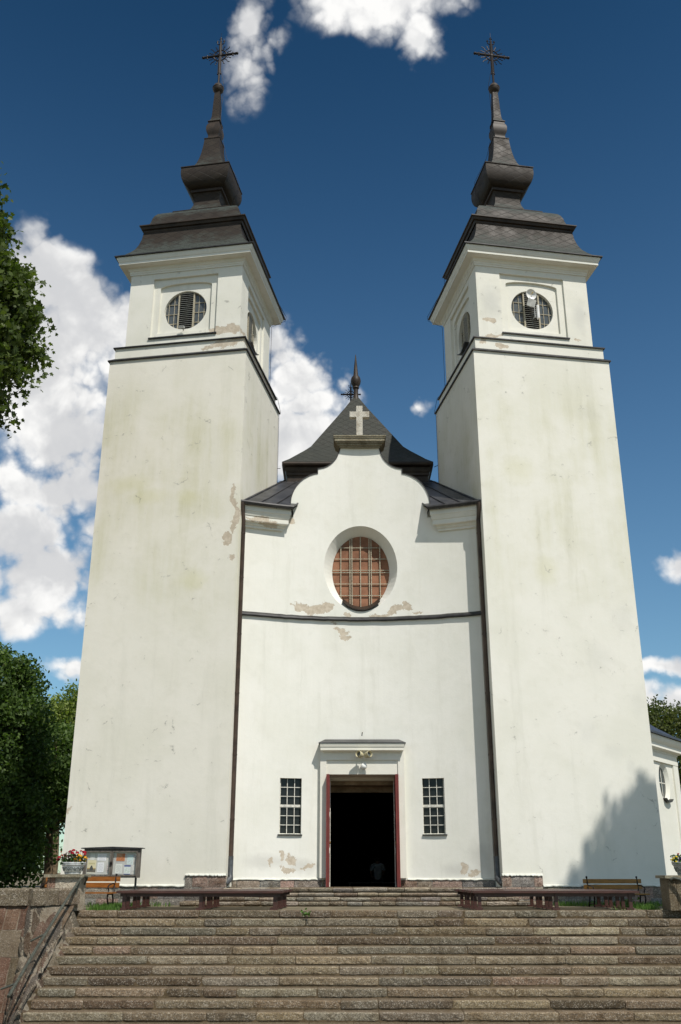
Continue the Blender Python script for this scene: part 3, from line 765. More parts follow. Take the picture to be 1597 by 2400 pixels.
mb.add(vs, [(i, i + 1, k + i + 1, k + i) for i in range(k - 1)] + [tuple(range(k)), tuple(range(2 * k - 1, k - 1, -1))]); mb.obj('portal_cornice', 'portal', portal)
mb = MB()
mb.add([(-1.165, PY - .212, 3.967), (1.165, PY - .212, 3.967), (1.165, PY + .2, 3.967), (-1.165, PY + .2, 3.967), (-1.165, PY - .212, 3.985), (1.165, PY - .212, 3.985), (1.0, PY + .15, 4.11), (-1.0, PY + .15, 4.11), (1.165, PY + .25, 3.985), (-1.165, PY + .25, 3.985), (1.0, PY + .3, 4.11), (-1.0, PY + .3, 4.11)],
       [(0, 1, 2, 3), (0, 4, 5, 1), (4, 7, 6, 5), (5, 6, 10, 8), (4, 9, 11, 7), (1, 5, 8, 2), (0, 3, 9, 4)]); mb.obj('canopy', 'lead', portal)
mb = MB(); mb.path([(.0, PY + .1, 4.2), (.0, PY - .0, 4.22), (.01, PY - .02, 4.28)], .012, 6); mb.obj('wall_hook', 'iron', portal)
for s_ in (-1, 1):
    mb = MB(); x0 = s_ * .945; x1 = s_ * .875
    xa, xb = min(x0, x1), max(x0, x1)
    mb.box(xa, xb, PY - .17, PY + .52, .385, 3.17)
    xm = (xa + xb) / 2
    mb.box(xa - .008, xm - .009, PY - .182, PY - .17, .39, 3.165); mb.box(xm + .006, xb + .006, PY - .182, PY - .17, .39, 3.165)
    for z0, z1 in ((.5, 1.2), (1.35, 2.1), (2.25, 3.05)):
        xx = x1; mb.box(min(xx, xx - s_ * .012), max(xx, xx - s_ * .012), PY - .12, PY + .46, z0, z1)
    L = mb.obj('door_leaf', 'red_door', church)
    mb = MB(); mb.lathe([(.028, 0), (.034, .01), (.03, .02), (.012, .022)], (0, 0, 0), 12, mtx=Matrix.Translation((x1 - s_ * .012, PY - .05, 1.46)) @ Matrix.Rotation(-s_ * pi / 2, 4, 'Y')); mb.obj('door_handle', simple('brass', (.5, .33, .13), .35, .8), L)
    mb = MB(); xx = s_ * .862; mb.box(xx - .014, xx + .014, PY + .525, PY + .56, .385, 3.05); mb.obj('white_edge', 'white_bar', L)
# inside of the entrance: plastered soffit, lintel steps, then the dark nave
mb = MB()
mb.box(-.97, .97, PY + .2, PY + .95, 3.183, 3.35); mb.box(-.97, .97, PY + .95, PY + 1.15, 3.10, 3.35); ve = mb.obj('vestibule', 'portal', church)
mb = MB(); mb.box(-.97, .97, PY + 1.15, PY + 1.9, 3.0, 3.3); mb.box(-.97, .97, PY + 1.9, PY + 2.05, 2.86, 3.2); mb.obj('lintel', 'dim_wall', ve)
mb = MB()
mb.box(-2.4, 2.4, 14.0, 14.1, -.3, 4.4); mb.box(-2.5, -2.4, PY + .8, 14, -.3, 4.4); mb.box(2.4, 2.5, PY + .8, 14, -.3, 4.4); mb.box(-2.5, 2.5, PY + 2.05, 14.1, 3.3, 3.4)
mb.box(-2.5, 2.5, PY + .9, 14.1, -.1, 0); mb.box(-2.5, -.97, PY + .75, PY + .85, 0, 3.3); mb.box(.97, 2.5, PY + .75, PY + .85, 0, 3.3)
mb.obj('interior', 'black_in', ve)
# cap stone and cross
def molded(mb, x0, x1, y0, y1, lay):
    for z0, z1, p in lay: mb.box(x0 - p, x1 + p, y0 - p, y1 + p, z0, z1)
mb = MB(); molded(mb, -.60, .60, 1.19, 1.60, [(12.77, 12.82, .02), (12.82, 12.88, .08), (12.88, 12.92, .13), (12.922, 13.02, .155), (13.02, 13.06, .175), (13.06, 13.10, .19)])
cap = mb.obj('cap_stone', 'cap_stone', church)
mb = MB(); mb.prism([(-.095, 13.08), (.095, 13.08), (.095, 13.80), (.30, 13.80), (.30, 13.985), (.095, 13.985), (.095, 14.18), (-.095, 14.18), (-.095, 13.985), (-.30, 13.985), (-.30, 13.80), (-.095, 13.80)], 1.19, 1.37); mb.obj('stone_cross', 'cross_stone', church)
# side slopes with standing seams, gutter and eaves moulding
for s_ in (-1, 1):
    gx = [1.93 + 1.50 * i / 14 for i in range(15)]
    GY = lambda x: fy(x) - .36
    mb = MB(); vs = []; fs = []; ZE = 10.66
    inner = lambda y: 3.42 - .169 * y
    nx, ny = 15, 8
    for i in range(nx):
        for j in range(ny):
            t = i / (nx - 1); u = j / (ny - 1); xf = 1.93 + 1.50 * t; y0 = GY(xf); y1 = 4.9; y = y0 + (y1 - y0) * u
            xw = min(1.2 * u + 1.93 * (1 - u) + t * 9, 9); xL = 1.93 * (1 - u) + .9 * u; xR = 3.43 if u == 0 else inner(y) + .02
            x = xL + (xR - xL) * t
            vs.append((s_ * x, y, ZE + (13.22 - ZE) * u))
    for i in range(nx - 1):
        for j in range(ny - 1): fs.append((i * ny + j, (i + 1) * ny + j, (i + 1) * ny + j + 1, i * ny + j + 1))
    mb.add(vs, fs); mb.add([(p[0], p[1], p[2] - .06) for p in vs], fs); sr = mb.obj('side_roof', 'lead', church)
    mb = MB()
    for i in (0, 5, 9, 13): mb.path([(Vector(vs[i * ny + j]) + Vector((0, 0, .015))) for j in range(ny)], .022, 6)
    mb.obj('roof_seam', 'lead', sr)
    mb = MB(); mb.path([(s_ * x, GY(x) - .04, ZE - .045) for x in gx], .06, 8); mb.obj('gutter', 'flash', sr)
    mb = MB()   # moulded eaves under the gutter
    pe = [(.02, 9.98), (-.07, 9.98), (-.07, 10.04), (-.11, 10.06), (-.13, 10.12), (-.22, 10.13), (-.23, 10.15), (-.23, 10.27), (-.25, 10.29), (-.29, 10.40), (-.31, 10.42), (-.31, 10.56), (.02, 10.60)]
    vs = []; fs = []; k = len(pe)
    for i in range(15):
        for a, z in pe:
            x = 2.30 - .30 * (-a + .02) / .33 + (3.28 - 2.0) * i / 14 * 1.0; x = min(x, 3.30) if i == 14 else x
            x = (2.30 + a * .95) + (3.30 - (2.30 + a * .95)) * i / 14
            vs.append((s_ * x, fy(x) + a, z))
    for i in range(14):
        for q in range(k - 1): fs.append((i * k + q, i * k + q + 1, (i + 1) * k + q + 1, (i + 1) * k + q))
    fs.append(tuple(range(k))); mb.add(vs, fs); mb.obj('eaves_cornice', 'eave_l' if s_ < 0 else 'plaster', sr)
    # downpipe
    mb = MB(); px = s_ * 3.335; P0 = .27
    mb.path([(s_ * 3.37, .13, 10.58), (s_ * 3.37, .14, 10.42), (px, P0, 10.1), (px, P0, 1.1)], .062, 12)
    dp = mb.obj('downpipe', 'pipe', church)
    for z in (2.0, 3.6, 5.2, 6.8, 8.4, 9.7):
        mb = MB(); mb.lathe([(.062, -.02), (.072, -.02), (.072, .02), (.062, .02)], (px, P0, z), 12); mb.box(px - .008, px + .008, P0 + .05, P0 + .4, z - .012, z + .012); mb.obj('pipe_bracket', 'pipe', dp)
    mb = MB(); mb.path([(px, P0, 1.12), (px, P0, .70), (px - s_ * .02, P0 - .04, .60), (px - s_ * -.06, P0 - .16, .50), (px - s_ * -.09, P0 - .24, .46)], .075, 12, False); mb.path([(px - s_ * -.09, P0 - .24, .46), (px - s_ * -.09, P0 - .243, .459)], .055, 12); mb.obj('pipe_outlet', 'pipe_grey', dp)
# tent roof behind the gable
mb = MB(); cy = 7.04; mb.square([(2.56, 13.745), (2.33, 13.95), (2.11, 14.19), (1.84, 14.48), (1.62, 14.74), (1.44, 15.06), (1.15, 15.57), (.79, 16.2), (.42, 16.85), (.13, 17.40), (.05, 17.5)], cy=cy); nr = mb.obj('tent_roof', 'shingle_n', church)
mb = MB(); mb.square([(2.38, 13.0), (2.38, 13.28), (2.42, 13.32), (2.42, 13.40), (2.46, 13.45), (2.47, 13.6), (2.56, 13.62), (2.56, 13.75), (2.5, 13.76)], cy=cy); mb.obj('eaves', 'copper', nr)
mb = MB(); mb.path([(-2.5, cy - 2.58, 13.66), (2.5, cy - 2.58, 13.66)], .06, 8); mb.obj('gutter', 'copper', nr)
mb = MB(); mb.lathe([(.16, 0), (.11, .1), (.085, .3), (.085, .5), (.13, .55), (.11, .6), (.17, .72), (.195, .85), (.17, .98), (.10, 1.08), (.09, 1.12), (.06, 1.5), (.012, 2.0)], (0, cy, 17.35), 16); mb.obj('finial', 'copper', nr)
# main body behind and its ridge cross
mb = MB(); mb.box(-3.2, 3.2, 5.0, 22, 3.5, 12.9); mb.box(-5.5, 5.5, 14.3, 21.9, 0, 9); mb.box(-5.5, -3.3, 9, 14.25, 0, 8.9); mb.box(3.3, 5.5, 9, 14.25, 0, 8.9); nb = mb.obj('nave_body', 'plaster', church)
mb = MB(); mb.prism([(-5.8, 9.0), (5.8, 9.0), (0, 14.2)], 10.5, 22.4); mb.obj('nave_roof', 'slate', nb)
mb = MB(); mb.prism([(-.35, 13.9), (.35, 13.9), (.05, 17.0), (-.05, 17.0)], 11.7, 12.3); mb.obj('ridge_turret', 'copper', nb)
cr = make_cross(1.0); cr.v = [(x * .62, y, z * .62) for x, y, z in cr.v]; cr.path([(0, 0, -2.6), (0, 0, .02)], .04, 8); cr.obj('rear_cross', 'iron', church, Matrix.Translation((-.13, 12, 19.35)))
mb = MB(); mb.path([(-2.62, 4.6, 13.55), (-2.75, 4.5, 13.5), (-2.85, 4.35, 13.7), (-2.85, 4.30, 15.2)], .012, 5); mb.obj('roof_cable', 'iron', church); mb = MB(); mb.path([(2.6, 4.6, 13.6), (2.85, 4.4, 13.65), (2.88, 4.3, 15.2)], .012, 5); mb.obj('roof_cable', 'iron', church)

# side chapel right of the right tower, canted to the picture
CH = Matrix.Translation((10.05, 6, 0)) @ Matrix.Rotation(radians(54), 4, 'Z')   # local x runs back-right along its wall
mb = MB(); ov = ell(-1.3, 3.3, .48, .60, 40); oin = ell(-1.3, 3.29, .37, .48, 40)
lay = holed(rect(-4.2, 0, -.2, 4.6), [ov]); mb.add(lay.v, lay.f); reveal(mb, ov, 0, .1, None, None, oin)
mb.add([(0, 0, -.2), (3.0, 3.2, -.2), (3.0, 3.2, 4.6), (0, 0, 4.6)], [(0, 1, 2, 3)])
mb.prism(rect(-.42, .03, -.2, 3.88), -.05, .05); mb.prism(rect(-4.2, .03, 3.88, 4.0), -.06, .05); mb.prism(rect(-4.2, .03, 4.0, 4.18), -.045, .05)
chapel = mb.obj('side_chapel', 'plaster', church, CH)
mb = MB()
prf = [(0, 4.15), (-.07, 4.16), (-.07, 4.20), (-.22, 4.25), (-.22, 4.36), (-.30, 4.45), (-.33, 4.52), (-.33, 4.58), (0, 4.6)]
def ringpt(a, z): return [(-4.2, a, z), (-a * .72, a, z), (3.0 - a * .72 + .0, 3.2 + a * -.0 + a, z)]
vs = [p for a, z in prf for p in ringpt(a, z)]
mb.add(vs, [(i * 3 + j, i * 3 + j + 1, i * 3 + j + 4, i * 3 + j + 3) for i in range(len(prf) - 1) for j in range(2)]); mb.obj('cornice', 'plaster', chapel)
mb = MB(); prf = [(-.40, 4.58), (-.40, 4.64), (-.1, 4.78), (.3, 5.05), (.75, 5.45), (1.2, 6.0), (1.6, 6.7)]
vs = [p for a, z in prf for p in [(-4.2, a, z), (-.3 - a * 1.3, a, z), (2.4 - a * 1.0, 3.4 + a * .2, z)]]
mb.add(vs, [(i * 3 + j, i * 3 + j + 1, i * 3 + j + 4, i * 3 + j + 3) for i in range(len(prf) - 1) for j in range(2)]); mb.obj('chapel_roof', 'slate', chapel)
mb = MB(); mb.prism(ell(-1.3, 3.29, .39, .50, 32), .103, .12); cw = mb.obj('chapel_window', 'pane', church, CH)
mb = MB(); mb.box(-1.315, -1.285, .085, .10, 2.82, 3.76); mb.box(-1.66, -.94, .087, .099, 3.275, 3.305); mb.obj('window_bars', 'white_bar', cw)
mb = MB(); mb.prism([(-1.6, 2.80), (-1.45, 2.73), (-1.3, 2.71), (-1.15, 2.73), (-1.0, 2.80), (-1.0, 2.83), (-1.15, 2.76), (-1.3, 2.74), (-1.45, 2.76), (-1.6, 2.83)], -.12, .3); mb.obj('window_sill', 'flash', cw)

# ------------------------------------------------------------------ fittings on the walls
def floodlight(name, label, loc, rz, tilt=-12):
    t = thing(name, label, 'floodlight', loc, 0, 'floodlights over the church door')
    R = Matrix.Rotation(radians(rz), 4, 'Z') @ Matrix.Rotation(radians(tilt), 4, 'X')
    mb = MB(); mb.lathe([(.0, .12), (.035, .12), (.07, .08), (.085, 0), (.088, -.08), (.082, -.085), (.076, -.07), (.07, -.02)], mtx=R @ Matrix.Rotation(pi / 2, 4, 'X') @ Matrix.Scale(-1, 4, (0, 0, 1)), n=18)
    mb.obj('housing', 'cream_lamp', t)
    mb = MB(); mb.lathe([(.001, -.02), (.072, -.02)], mtx=R @ Matrix.Rotation(pi / 2, 4, 'X') @ Matrix.Scale(-1, 4, (0, 0, 1)), n=18); mb.obj('lens', 'pane_grey', t)
    mb = MB(); mb.path([(0, .06, 0), (0, .12, .0), (-.03 if rz < 0 else .03, .19, -.02)], .016, 8); mb.obj('bracket', 'grey_plastic', t)
    return t
floodlight('floodlight', 'cream cylindrical floodlight above the door aimed down to the left, beside its twin', (-.065, .83, 3.665), -38)
floodlight('floodlight', 'cream cylindrical floodlight above the door aimed down to the right, beside its twin', (.15, .83, 3.665), 38)
t = thing('globe_lamp', 'round white milk-glass lamp just above the church doorway', 'wall lamp', (.04, .93, 3.375))
mb = MB(); mb.sphere((0, 0, 0), .085, 20); mb.obj('globe', 'globe', t)
mb = MB(); mb.path([(0, .06, .0), (0, .17, 0)], .04, 10); mb.obj('lamp_base', 'white_plastic', t)
TL, TR = tower_matrix(-1), tower_matrix(1)
t = thing('floodlight', 'small dark floodlight on the sill of the left belfry round window', 'floodlight'); t.matrix_world = TL @ Matrix.Translation((-.02, -1.9, 16.62))
mb = MB(); mb.box(-.09, .09, -.08, .04, -.03, .03, Matrix.Rotation(radians(20), 4, 'X')); mb.obj('housing', 'grey_plastic', t)
mb = MB(); mb.path([(0, .02, -.01), (0, .30, .03)], .012, 6); mb.obj('bracket', 'iron', t)
t = thing('dish_antenna', 'small white dish aerial fixed in the right belfry round window', 'antenna'); t.matrix_world = TR @ Matrix.Translation((-.09, -1.92, 17.78))
R = Matrix.Rotation(radians(8), 4, 'Z') @ Matrix.Rotation(radians(98), 4, 'X')
mb = MB(); mb.lathe([(.001, -.05), (.08, -.04), (.14, -.01), (.175, .03), (.18, .03), (.145, -.022), (.08, -.055), (.001, -.065)], mtx=R, n=24); mb.obj('dish', 'white_plastic', t)
mb = MB(); mb.path([(0, 0, 0), (0, -.13, -.02)], .012, 6); mb.sphere((0, -.14, -.02), .028, 10); mb.obj('feed', simple('ochre feed horn', (.5, .38, .16), .5), t)
mb = MB(); mb.path([(.02, .05, 0), (.13, .12, -.15), (.13, .12, -.75)], .018, 8); mb.path([(.13, .12, -.7), (.13, .5, -.7)], .018, 8); mb.obj('mast', 'grey_plastic', t)
t = thing('panel_antenna', 'tilted grey flat panel aerial under the white dish on the right belfry', 'antenna'); t.matrix_world = TR @ Matrix.Translation((-.10, -1.93, 17.47))
R = Matrix.Rotation(radians(14), 4, 'Y') @ Matrix.Rotation(radians(15), 4, 'X'); mb = MB(); mb.box(-.13, .13, -.02, .02, -.12, .12, R); mb.obj('panel', 'louvre', t)
mb = MB(); mb.path([(.02, .02, 0), (.13, .10, 0)], .014, 6); mb.obj('bracket', 'grey_plastic', t)
t = thing('tube_antenna', 'upright white tube aerial beside the grey panel on the right belfry', 'antenna'); t.matrix_world = TR @ Matrix.Translation((.135, -1.83, 17.16))
mb = MB(); mb.path([(0, 0, -.17), (0, 0, .30)], .05, 12); mb.obj('tube', 'white_plastic', t); mb = MB(); mb.path([(0, .03, -.1), (0, .40, -.1)], .014, 6); mb.obj('bracket', 'iron', t)

# ================================================================== STEPS, WALLS, GROUND
STEPC = [tuple((c * .62 + sum(q) / 3 * .38) * k for c, k in zip(q, (1.0, .885, .69))) for q in [(.29, .26, .20), (.23, .215, .18), (.27, .215, .145), (.19, .16, .125), (.29, .235, .165), (.16, .115, .08), (.25, .24, .215), (.36, .33, .27), (.25, .185, .14), (.20, .18, .15)]]
def step_mesh(x0, x1, yf, ztop, h, tread, lens=(.5, 2.0), nose=0., pal=STEPC, base=.5):
    """one course of long stones: rounded worn edges, uneven faces, sandy joints"""
    mb = MB(); x = x0 - random.uniform(0, lens[0])
    while x < x1:
        l = random.uniform(*lens); a, b = max(x0, x), min(x1, x + l); x += l
        if b - a < .12: continue
        g_ = random.uniform(.004, .011); a += g_; b -= g_
        mb.col = jit(random.choice(pal), .28); n = max(3, int((b - a) / .07)); dy = random.uniform(-.010, .010); dz = random.uniform(-.006, .004)
        low = ztop - h + random.uniform(.004, .014)
        prof = [(tread, ztop - .004), (random.uniform(.07, .12), ztop - .001), (.030, ztop), (.008, ztop - .006), (-nose, ztop - .022), (-nose * .8 + .002, ztop - h * .55), (.006, low + .02), (.022, low), (tread, low)]
        vs = []; fs = []; k = len(prof); ph = random.uniform(0, 9)
        for i in range(n + 1):
            X = a + (b - a) * i / n; e = .010 if i in (0, n) else 0
            for q, (py, pz) in enumerate(prof):
                if q in (0, k - 1): vs.append((X, yf + py, pz)); continue
                jy = random.uniform(-.004, .004) + .005 * sin(X * 3 + ph); jz = random.uniform(-.0035, .0035) + .003 * sin(X * 2.1 + ph)
                vs.append((X, yf + py + dy + jy + e, pz + (dz if q < 5 else 0) + jz - (e * .5 if q < 5 else -e * .5)))
        for i in range(n):
            for q in range(1, k): fs.append((i * k + q, i * k + (q + 1) % k, (i + 1) * k + (q + 1) % k, (i + 1) * k + q))
        fs += [tuple(range(k))[::-1], tuple(n * k + q for q in range(k))]
        mb.add(vs, fs)
        mb.col = jit((.115, .085, .05), .1); mb.add(vs, [(i * k, i * k + 1, (i + 1) * k + 1, (i + 1) * k) for i in range(n)])   # trodden earth on the back of the tread
    return mb


stairs = thing('stone_staircase', 'wide worn granite staircase leading up to the church forecourt', 'staircase', (0, -3.7, 0))
for i in range(18):
    s_ = step_mesh(-6.0 + random.uniform(-.03, .03), 7.2, -.32 * i, -.15 * i, .15, .36).obj('step', 'step', stairs)
    mb = MB(); mb.box(-6.05, 7.2, -.32 * i + .02, -.32 * i + .30, -.15 * i - .16, -.15 * i - .012); mb.obj('joint', 'joint', s_)
ent = thing('entrance_steps', 'low entrance steps of pale stone in front of the church door', 'steps', (0, 0, 0))
def ent_step(x0, x1, y, z, h, nose, lens):
    s_ = step_mesh(x0, x1, y, z, h, 2.0, lens, nose, [(.27, .225, .165), (.31, .26, .19), (.25, .225, .19), (.35, .31, .25), (.22, .17, .12)]).obj('step', 'step', ent)
    mb = MB(); mb.box(x0 + .01, x1 - .01, y + .03, y + 2.0, z - h - .02, z - .015); mb.obj('joint', 'joint', s_)
ent_step(-3.45, 3.45, -.05, .385, .115, .02, (.4, .85)); ent_step(-3.6, 3.6, -.35, .275, .10, .02, (.4, .9)); ent_step(-3.7, 3.7, -.55, .18, .095, 0, (.35, .8)); ent_step(-4.4, 4.4, -.75, .09, .10, 0, (.3, .8))

# left wing wall, built from a battered rubble flank and a coursed front
def ruled(A, B, C, D, nu, nv):   # bilinear patch A-B top, D-C bottom
    A, B, C, D = map(Vector, (A, B, C, D)); return lambda u, v: (A * (1 - u) + B * u) * (1 - v) + (D * (1 - u) + C * u) * v


def rubble_patch(f, lu, lv, cell, pal, nu, nv, depth=.05, seed=1):
    """irregular field stones in pale mortar as real relief on a ruled patch"""
    rg = np.random.default_rng(seed); mb = MB(); K = int(lu * lv / (cell * cell))
    pts = np.stack([rg.uniform(-.05, 1.05, K) * lu, rg.uniform(-.05, 1.05, K) * lv], 1); cols = [jit(pal[rg.integers(len(pal))], .22) for _ in range(K)]
    hts = rg.uniform(.5, 1., K)
    P = []; I = []
    du = (f(.51, .5) - f(.49, .5)).normalized(); dv = (f(.5, .51) - f(.5, .49)).normalized(); N = dv.cross(du).normalized()
    if N.y > 0: N = -N
    for i in range(nu + 1):
        for j in range(nv + 1):
            u, v = i / nu, j / nv; q = np.array([u * lu, v * lv]) + .035 * np.array([sin(v * lv * 9 + u * 5), sin(u * lu * 8 + v * 4)])
            d = np.sqrt(((pts - q) ** 2).sum(1)); k = np.argsort(d)[:2]; e = (d[k[1]] - d[k[0]]) / cell
            h = min(1, max(0, (e - .07) / .16)); P.append(f(u, v) + N * (depth * h * hts[k[0]] + rg.uniform(-.006, .006))); I.append((int(k[0]), h))
    w = nv + 1
    for i in range(nu):
        for j in range(nv):
            q = [i * w + j, (i + 1) * w + j, (i + 1) * w + j + 1, i * w + j + 1]; h = sum(I[a][1] for a in q) / 4
            mb.col = cols[I[q[0]][0]] if h > .5 else jit((.25, .215, .165), .1)
            mb.add([P[a] for a in q], [(0, 1, 2, 3)])
    return mb


RUB = [tuple(k * f for k, f in zip(q, (.80, .76, .68))) for q in [(.13, .085, .065), (.085, .075, .066), (.16, .115, .085), (.10, .07, .05), (.18, .155, .125), (.115, .10, .085)]]
FRONT = [tuple(k * f for k, f in zip(q, (.62, .60, .53))) for q in [(.22, .125, .095), (.12, .105, .09), (.25, .155, .115), (.20, .16, .115), (.14, .10, .07), (.26, .20, .15)]]


def wing_wall(sgn, label, xo):
    X = lambda x: sgn * x + xo
    t = thing('wing_wall', label, 'wall', (0, 0, 0))
    A, B = (X(6.65), -4.95, .13), (X(5.98), -3.92, .13); D, C = (X(6.6), -6.15, -2.5), (X(6.0), -8.9, -2.5)
    f = ruled(A, B, C, D, 1, 1) if sgn > 0 else ruled(A, B, C, D, 1, 1)
    rubble_patch(f, 2.2, 2.9, .31, RUB, 90, 110, .075, 3).obj('rubble_flank', 'rubble', t)
    f3 = ruled((X(6.10), -3.95, .02), (X(5.86), -3.92, -.34), (X(5.86), -8.9, -2.97), (X(6.12), -8.9, -2.5), 1, 1); rubble_patch(f3, .5, 5.6, .27, RUB, 16, 130, .05, 5).obj('rubble_foot', 'rubble', t)
    mb = MB(); tmp = MB(); courses(tmp, 0, 3.6, [0, .42, .86, 1.28, 1.74, 2.2, 2.65], 0, .2, (.24, .55), FRONT, None, .014, .012, .028)
    f2 = ruled((X(10.25), -4.95, .13), (X(6.65), -4.95, .13), (X(6.6), -6.15, -2.5), (X(10.25), -6.15, -2.5), 1, 1)
    for fc, c in zip(tmp.f, tmp.c):
        mb.col = c; vs = []
        for k in fc:
            x, y, z = tmp.v[k]; p = f2(x / 3.6, 1 - z / 2.65); vs.append(p + Vector((0, y * .95, y * .35)))
        mb.add(vs, [tuple(range(len(fc)))])
    mb.obj('coursed_front', 'rubble', t)
    mb = MB(); mb.add([Vector(f2(a, b)) + Vector((0, .03, 0)) for a, b in ((0, 0), (1, 0), (1, 1), (0, 1))], [(0, 1, 2, 3)])
    mb.add([(X(10.25), -4.9, .12), (X(6.64), -4.9, .12), (X(6.0), -3.95, .12), (X(6.0), -3.3, .12), (X(10.25), -3.3, .12)], [(0, 1, 2, 3, 4)]); mb.obj('mortar_core', 'mortar', t)
    # coping slabs: along the front and along the flank
    def slab(p, q, w, z0, z1, over, n):
        p, q = Vector(p), Vector(q); d = (q - p); L = d.length; d.normalize(); nrm = Vector((d.y, -d.x, 0))
        if nrm.y > 0: nrm = -nrm
        x = 0
        while x < L - .02:
            l = min(random.uniform(.55, 1.1), L - x); mb.col = jit((.20, .16, .11), .16); m_ = 8; vs = []; fs = []
            a0, b0 = x + .006, x + l - .006; x += l
            pf = [(over, z0), (over + .005, z0 + .05), (over, z1 - .03), (over - .03, z1), (-w, z1), (-w, z0)]
            for i in range(m_ + 1):
                c0 = p + d * (a0 + (b0 - a0) * i / m_)
                for o, z in pf: vs.append(c0 + nrm * (o + random.uniform(-.008, .008)) + Vector((0, 0, z + random.uniform(-.006, .006))))
            k = len(pf)
            for i in range(m_):
                for a in range(k): fs.append((i * k + a, i * k + (a + 1) % k, (i + 1) * k + (a + 1) % k, (i + 1) * k + a))
            fs += [tuple(range(k)), tuple(m_ * k + a for a in range(k))]; mb.add(vs, fs)
    mb = MB(); slab((X(10.25), -4.95, 0), (X(6.70), -4.95, 0), .55, .13, .44, .05, 5); slab((X(6.66), -4.97, 0), (X(5.99), -3.94, 0), .5, .125, .43, .05, 3)
    mb.add([(X(10.25), -4.6, .40), (X(6.9), -4.6, .40), (X(6.4), -3.7, .40), (X(6.4), -3.2, .36), (X(10.25), -3.2, .36)], [(0, 1, 2, 3, 4)])
    mb.obj('coping', 'cap_stone' if sgn > 0 else 'stone', t)
    return t


wing_wall(-1, 'rough granite wing wall with thick coping at the left end of the staircase', 0)
wing_wall(1, 'rough granite wing wall at the right end of the staircase, mostly out of view', 1.25)


def pedestal(label, x0, x1, y0, y1, h, dark):
    t = thing('pedestal', label, 'pedestal', ((x0 + x1) / 2, (y0 + y1) / 2, 0)); w, d = (x1 - x0) / 2, (y1 - y0) / 2
    mb = MB(); mb.col = (.33, .215, .16); courses(mb, -w, -w + .17, [.0, .33, h - .06], -d, d, (.3, .4), [(.30, .185, .13)], None, .012, .004, .008); courses(mb, -w + .17, w, [.0, .30, h - .06], -d, d, (1.2, 1.3), [(.50, .44, .34)], None, .012, .004, .008); mb.col = (.40, .34, .26)
    mb.box(-w + .01, w - .01, -d + .02, d, .0, h - .06); mb.obj('block', 'stone' if not dark else stone('dark mossy granite', .5, False, (.17, .135, .085)), t)
    mb = MB(); mb.col = (.30, .27, .19); n = 12; z0, z1 = h - .058, h; vs = []; fs = []
    mb.box(-w - .06, w + .07, -d - .06, d + .06, z0, z1); mb.obj('top_slab', 'cap_stone', t)
    return t


pedestal('square granite pedestal carrying the flower bowl at the left stair head', -6.68, -5.99, -3.9, -3.35, .70, False)
pedestal('dark mossy granite pedestal carrying the urn at the right stair head', 6.22, 6.98, -3.9, -3.35, .68, True)
def handrail(label, pts, posts):
    t = thing('handrail', label, 'handrail', pts[0]); o = Vector(pts[0])
    mb = MB(); mb.path([Vector(p) - o for p in pts], .027, 10); mb.obj('rail', 'rail', t)
    for a, b in posts: mb = MB(); mb.path([Vector(a) - o, Vector(b) - o], .018, 8); mb.obj('bracket', 'rail', t)
handrail('grey-green metal handrail along the left end of the stone staircase', [(-5.93, -3.62, .60), (-5.91, -3.70, .655), (-5.93, -3.85, .665), (-5.97, -4.0, .60), (-6.02, -5.0, .11), (-6.05, -6.2, -.48), (-6.06, -7.62, -1.18)], [((-5.97, -4.05, .57), (-6.02, -4.05, .3)), ((-6.05, -5.9, -.33), (-6.3, -5.9, -.45)), ((-6.06, -7.3, -1.02), (-6.3, -7.3, -1.1)), ((-5.93, -3.62, .60), (-5.98, -3.55, .5))])
handrail('pale metal handrail bending down beside the right-hand pedestal', [(6.26, -3.98, .60), (6.32, -4.0, .635), (6.44, -4.03, .60), (6.62, -4.12, .48), (6.95, -4.5, .22), (7.15, -5.5, -.20), (7.17, -7.6, -1.2)], [((7.0, -4.55, .19), (7.3, -4.55, .1)), ((6.26, -3.98, .60), (6.32, -3.88, .56)), ((7.15, -5.9, -.40), (7.45, -5.9, -.5))])

# ground sheet: forecourt at 0, falling to the lane below the stairs, reaching the horizon
def gz(x, y):
    ins = -6.5 < x < 7.75
    if ins: return -.02 if y > -3.3 else max(-2.85, -.62 + (y + 3.7) * .47)
    return -.03 if y > -4.65 else -2.85
xs = [-1500, -300, -80, -30, -15, -10, -6.7, -6.45, 0, 7.7, 7.9, 10, 15, 30, 80, 300, 1500]; ys = [-600, -80, -30, -14, -9.5, -8, -6.5, -5.5, -4.68, -4.6, -4.0, -3.4, -3.2, 0, 5, 15, 40, 100, 400, 1500]
mb = MB(); vs = [(x, y, gz(x, y)) for x in xs for y in ys]; k = len(ys)
mb.add(vs, [(i * k + j, (i + 1) * k + j, (i + 1) * k + j + 1, i * k + j + 1) for i in range(len(xs) - 1) for j in range(k - 1)])
tag(mb.obj('ground', 'ground'), kind='structure')

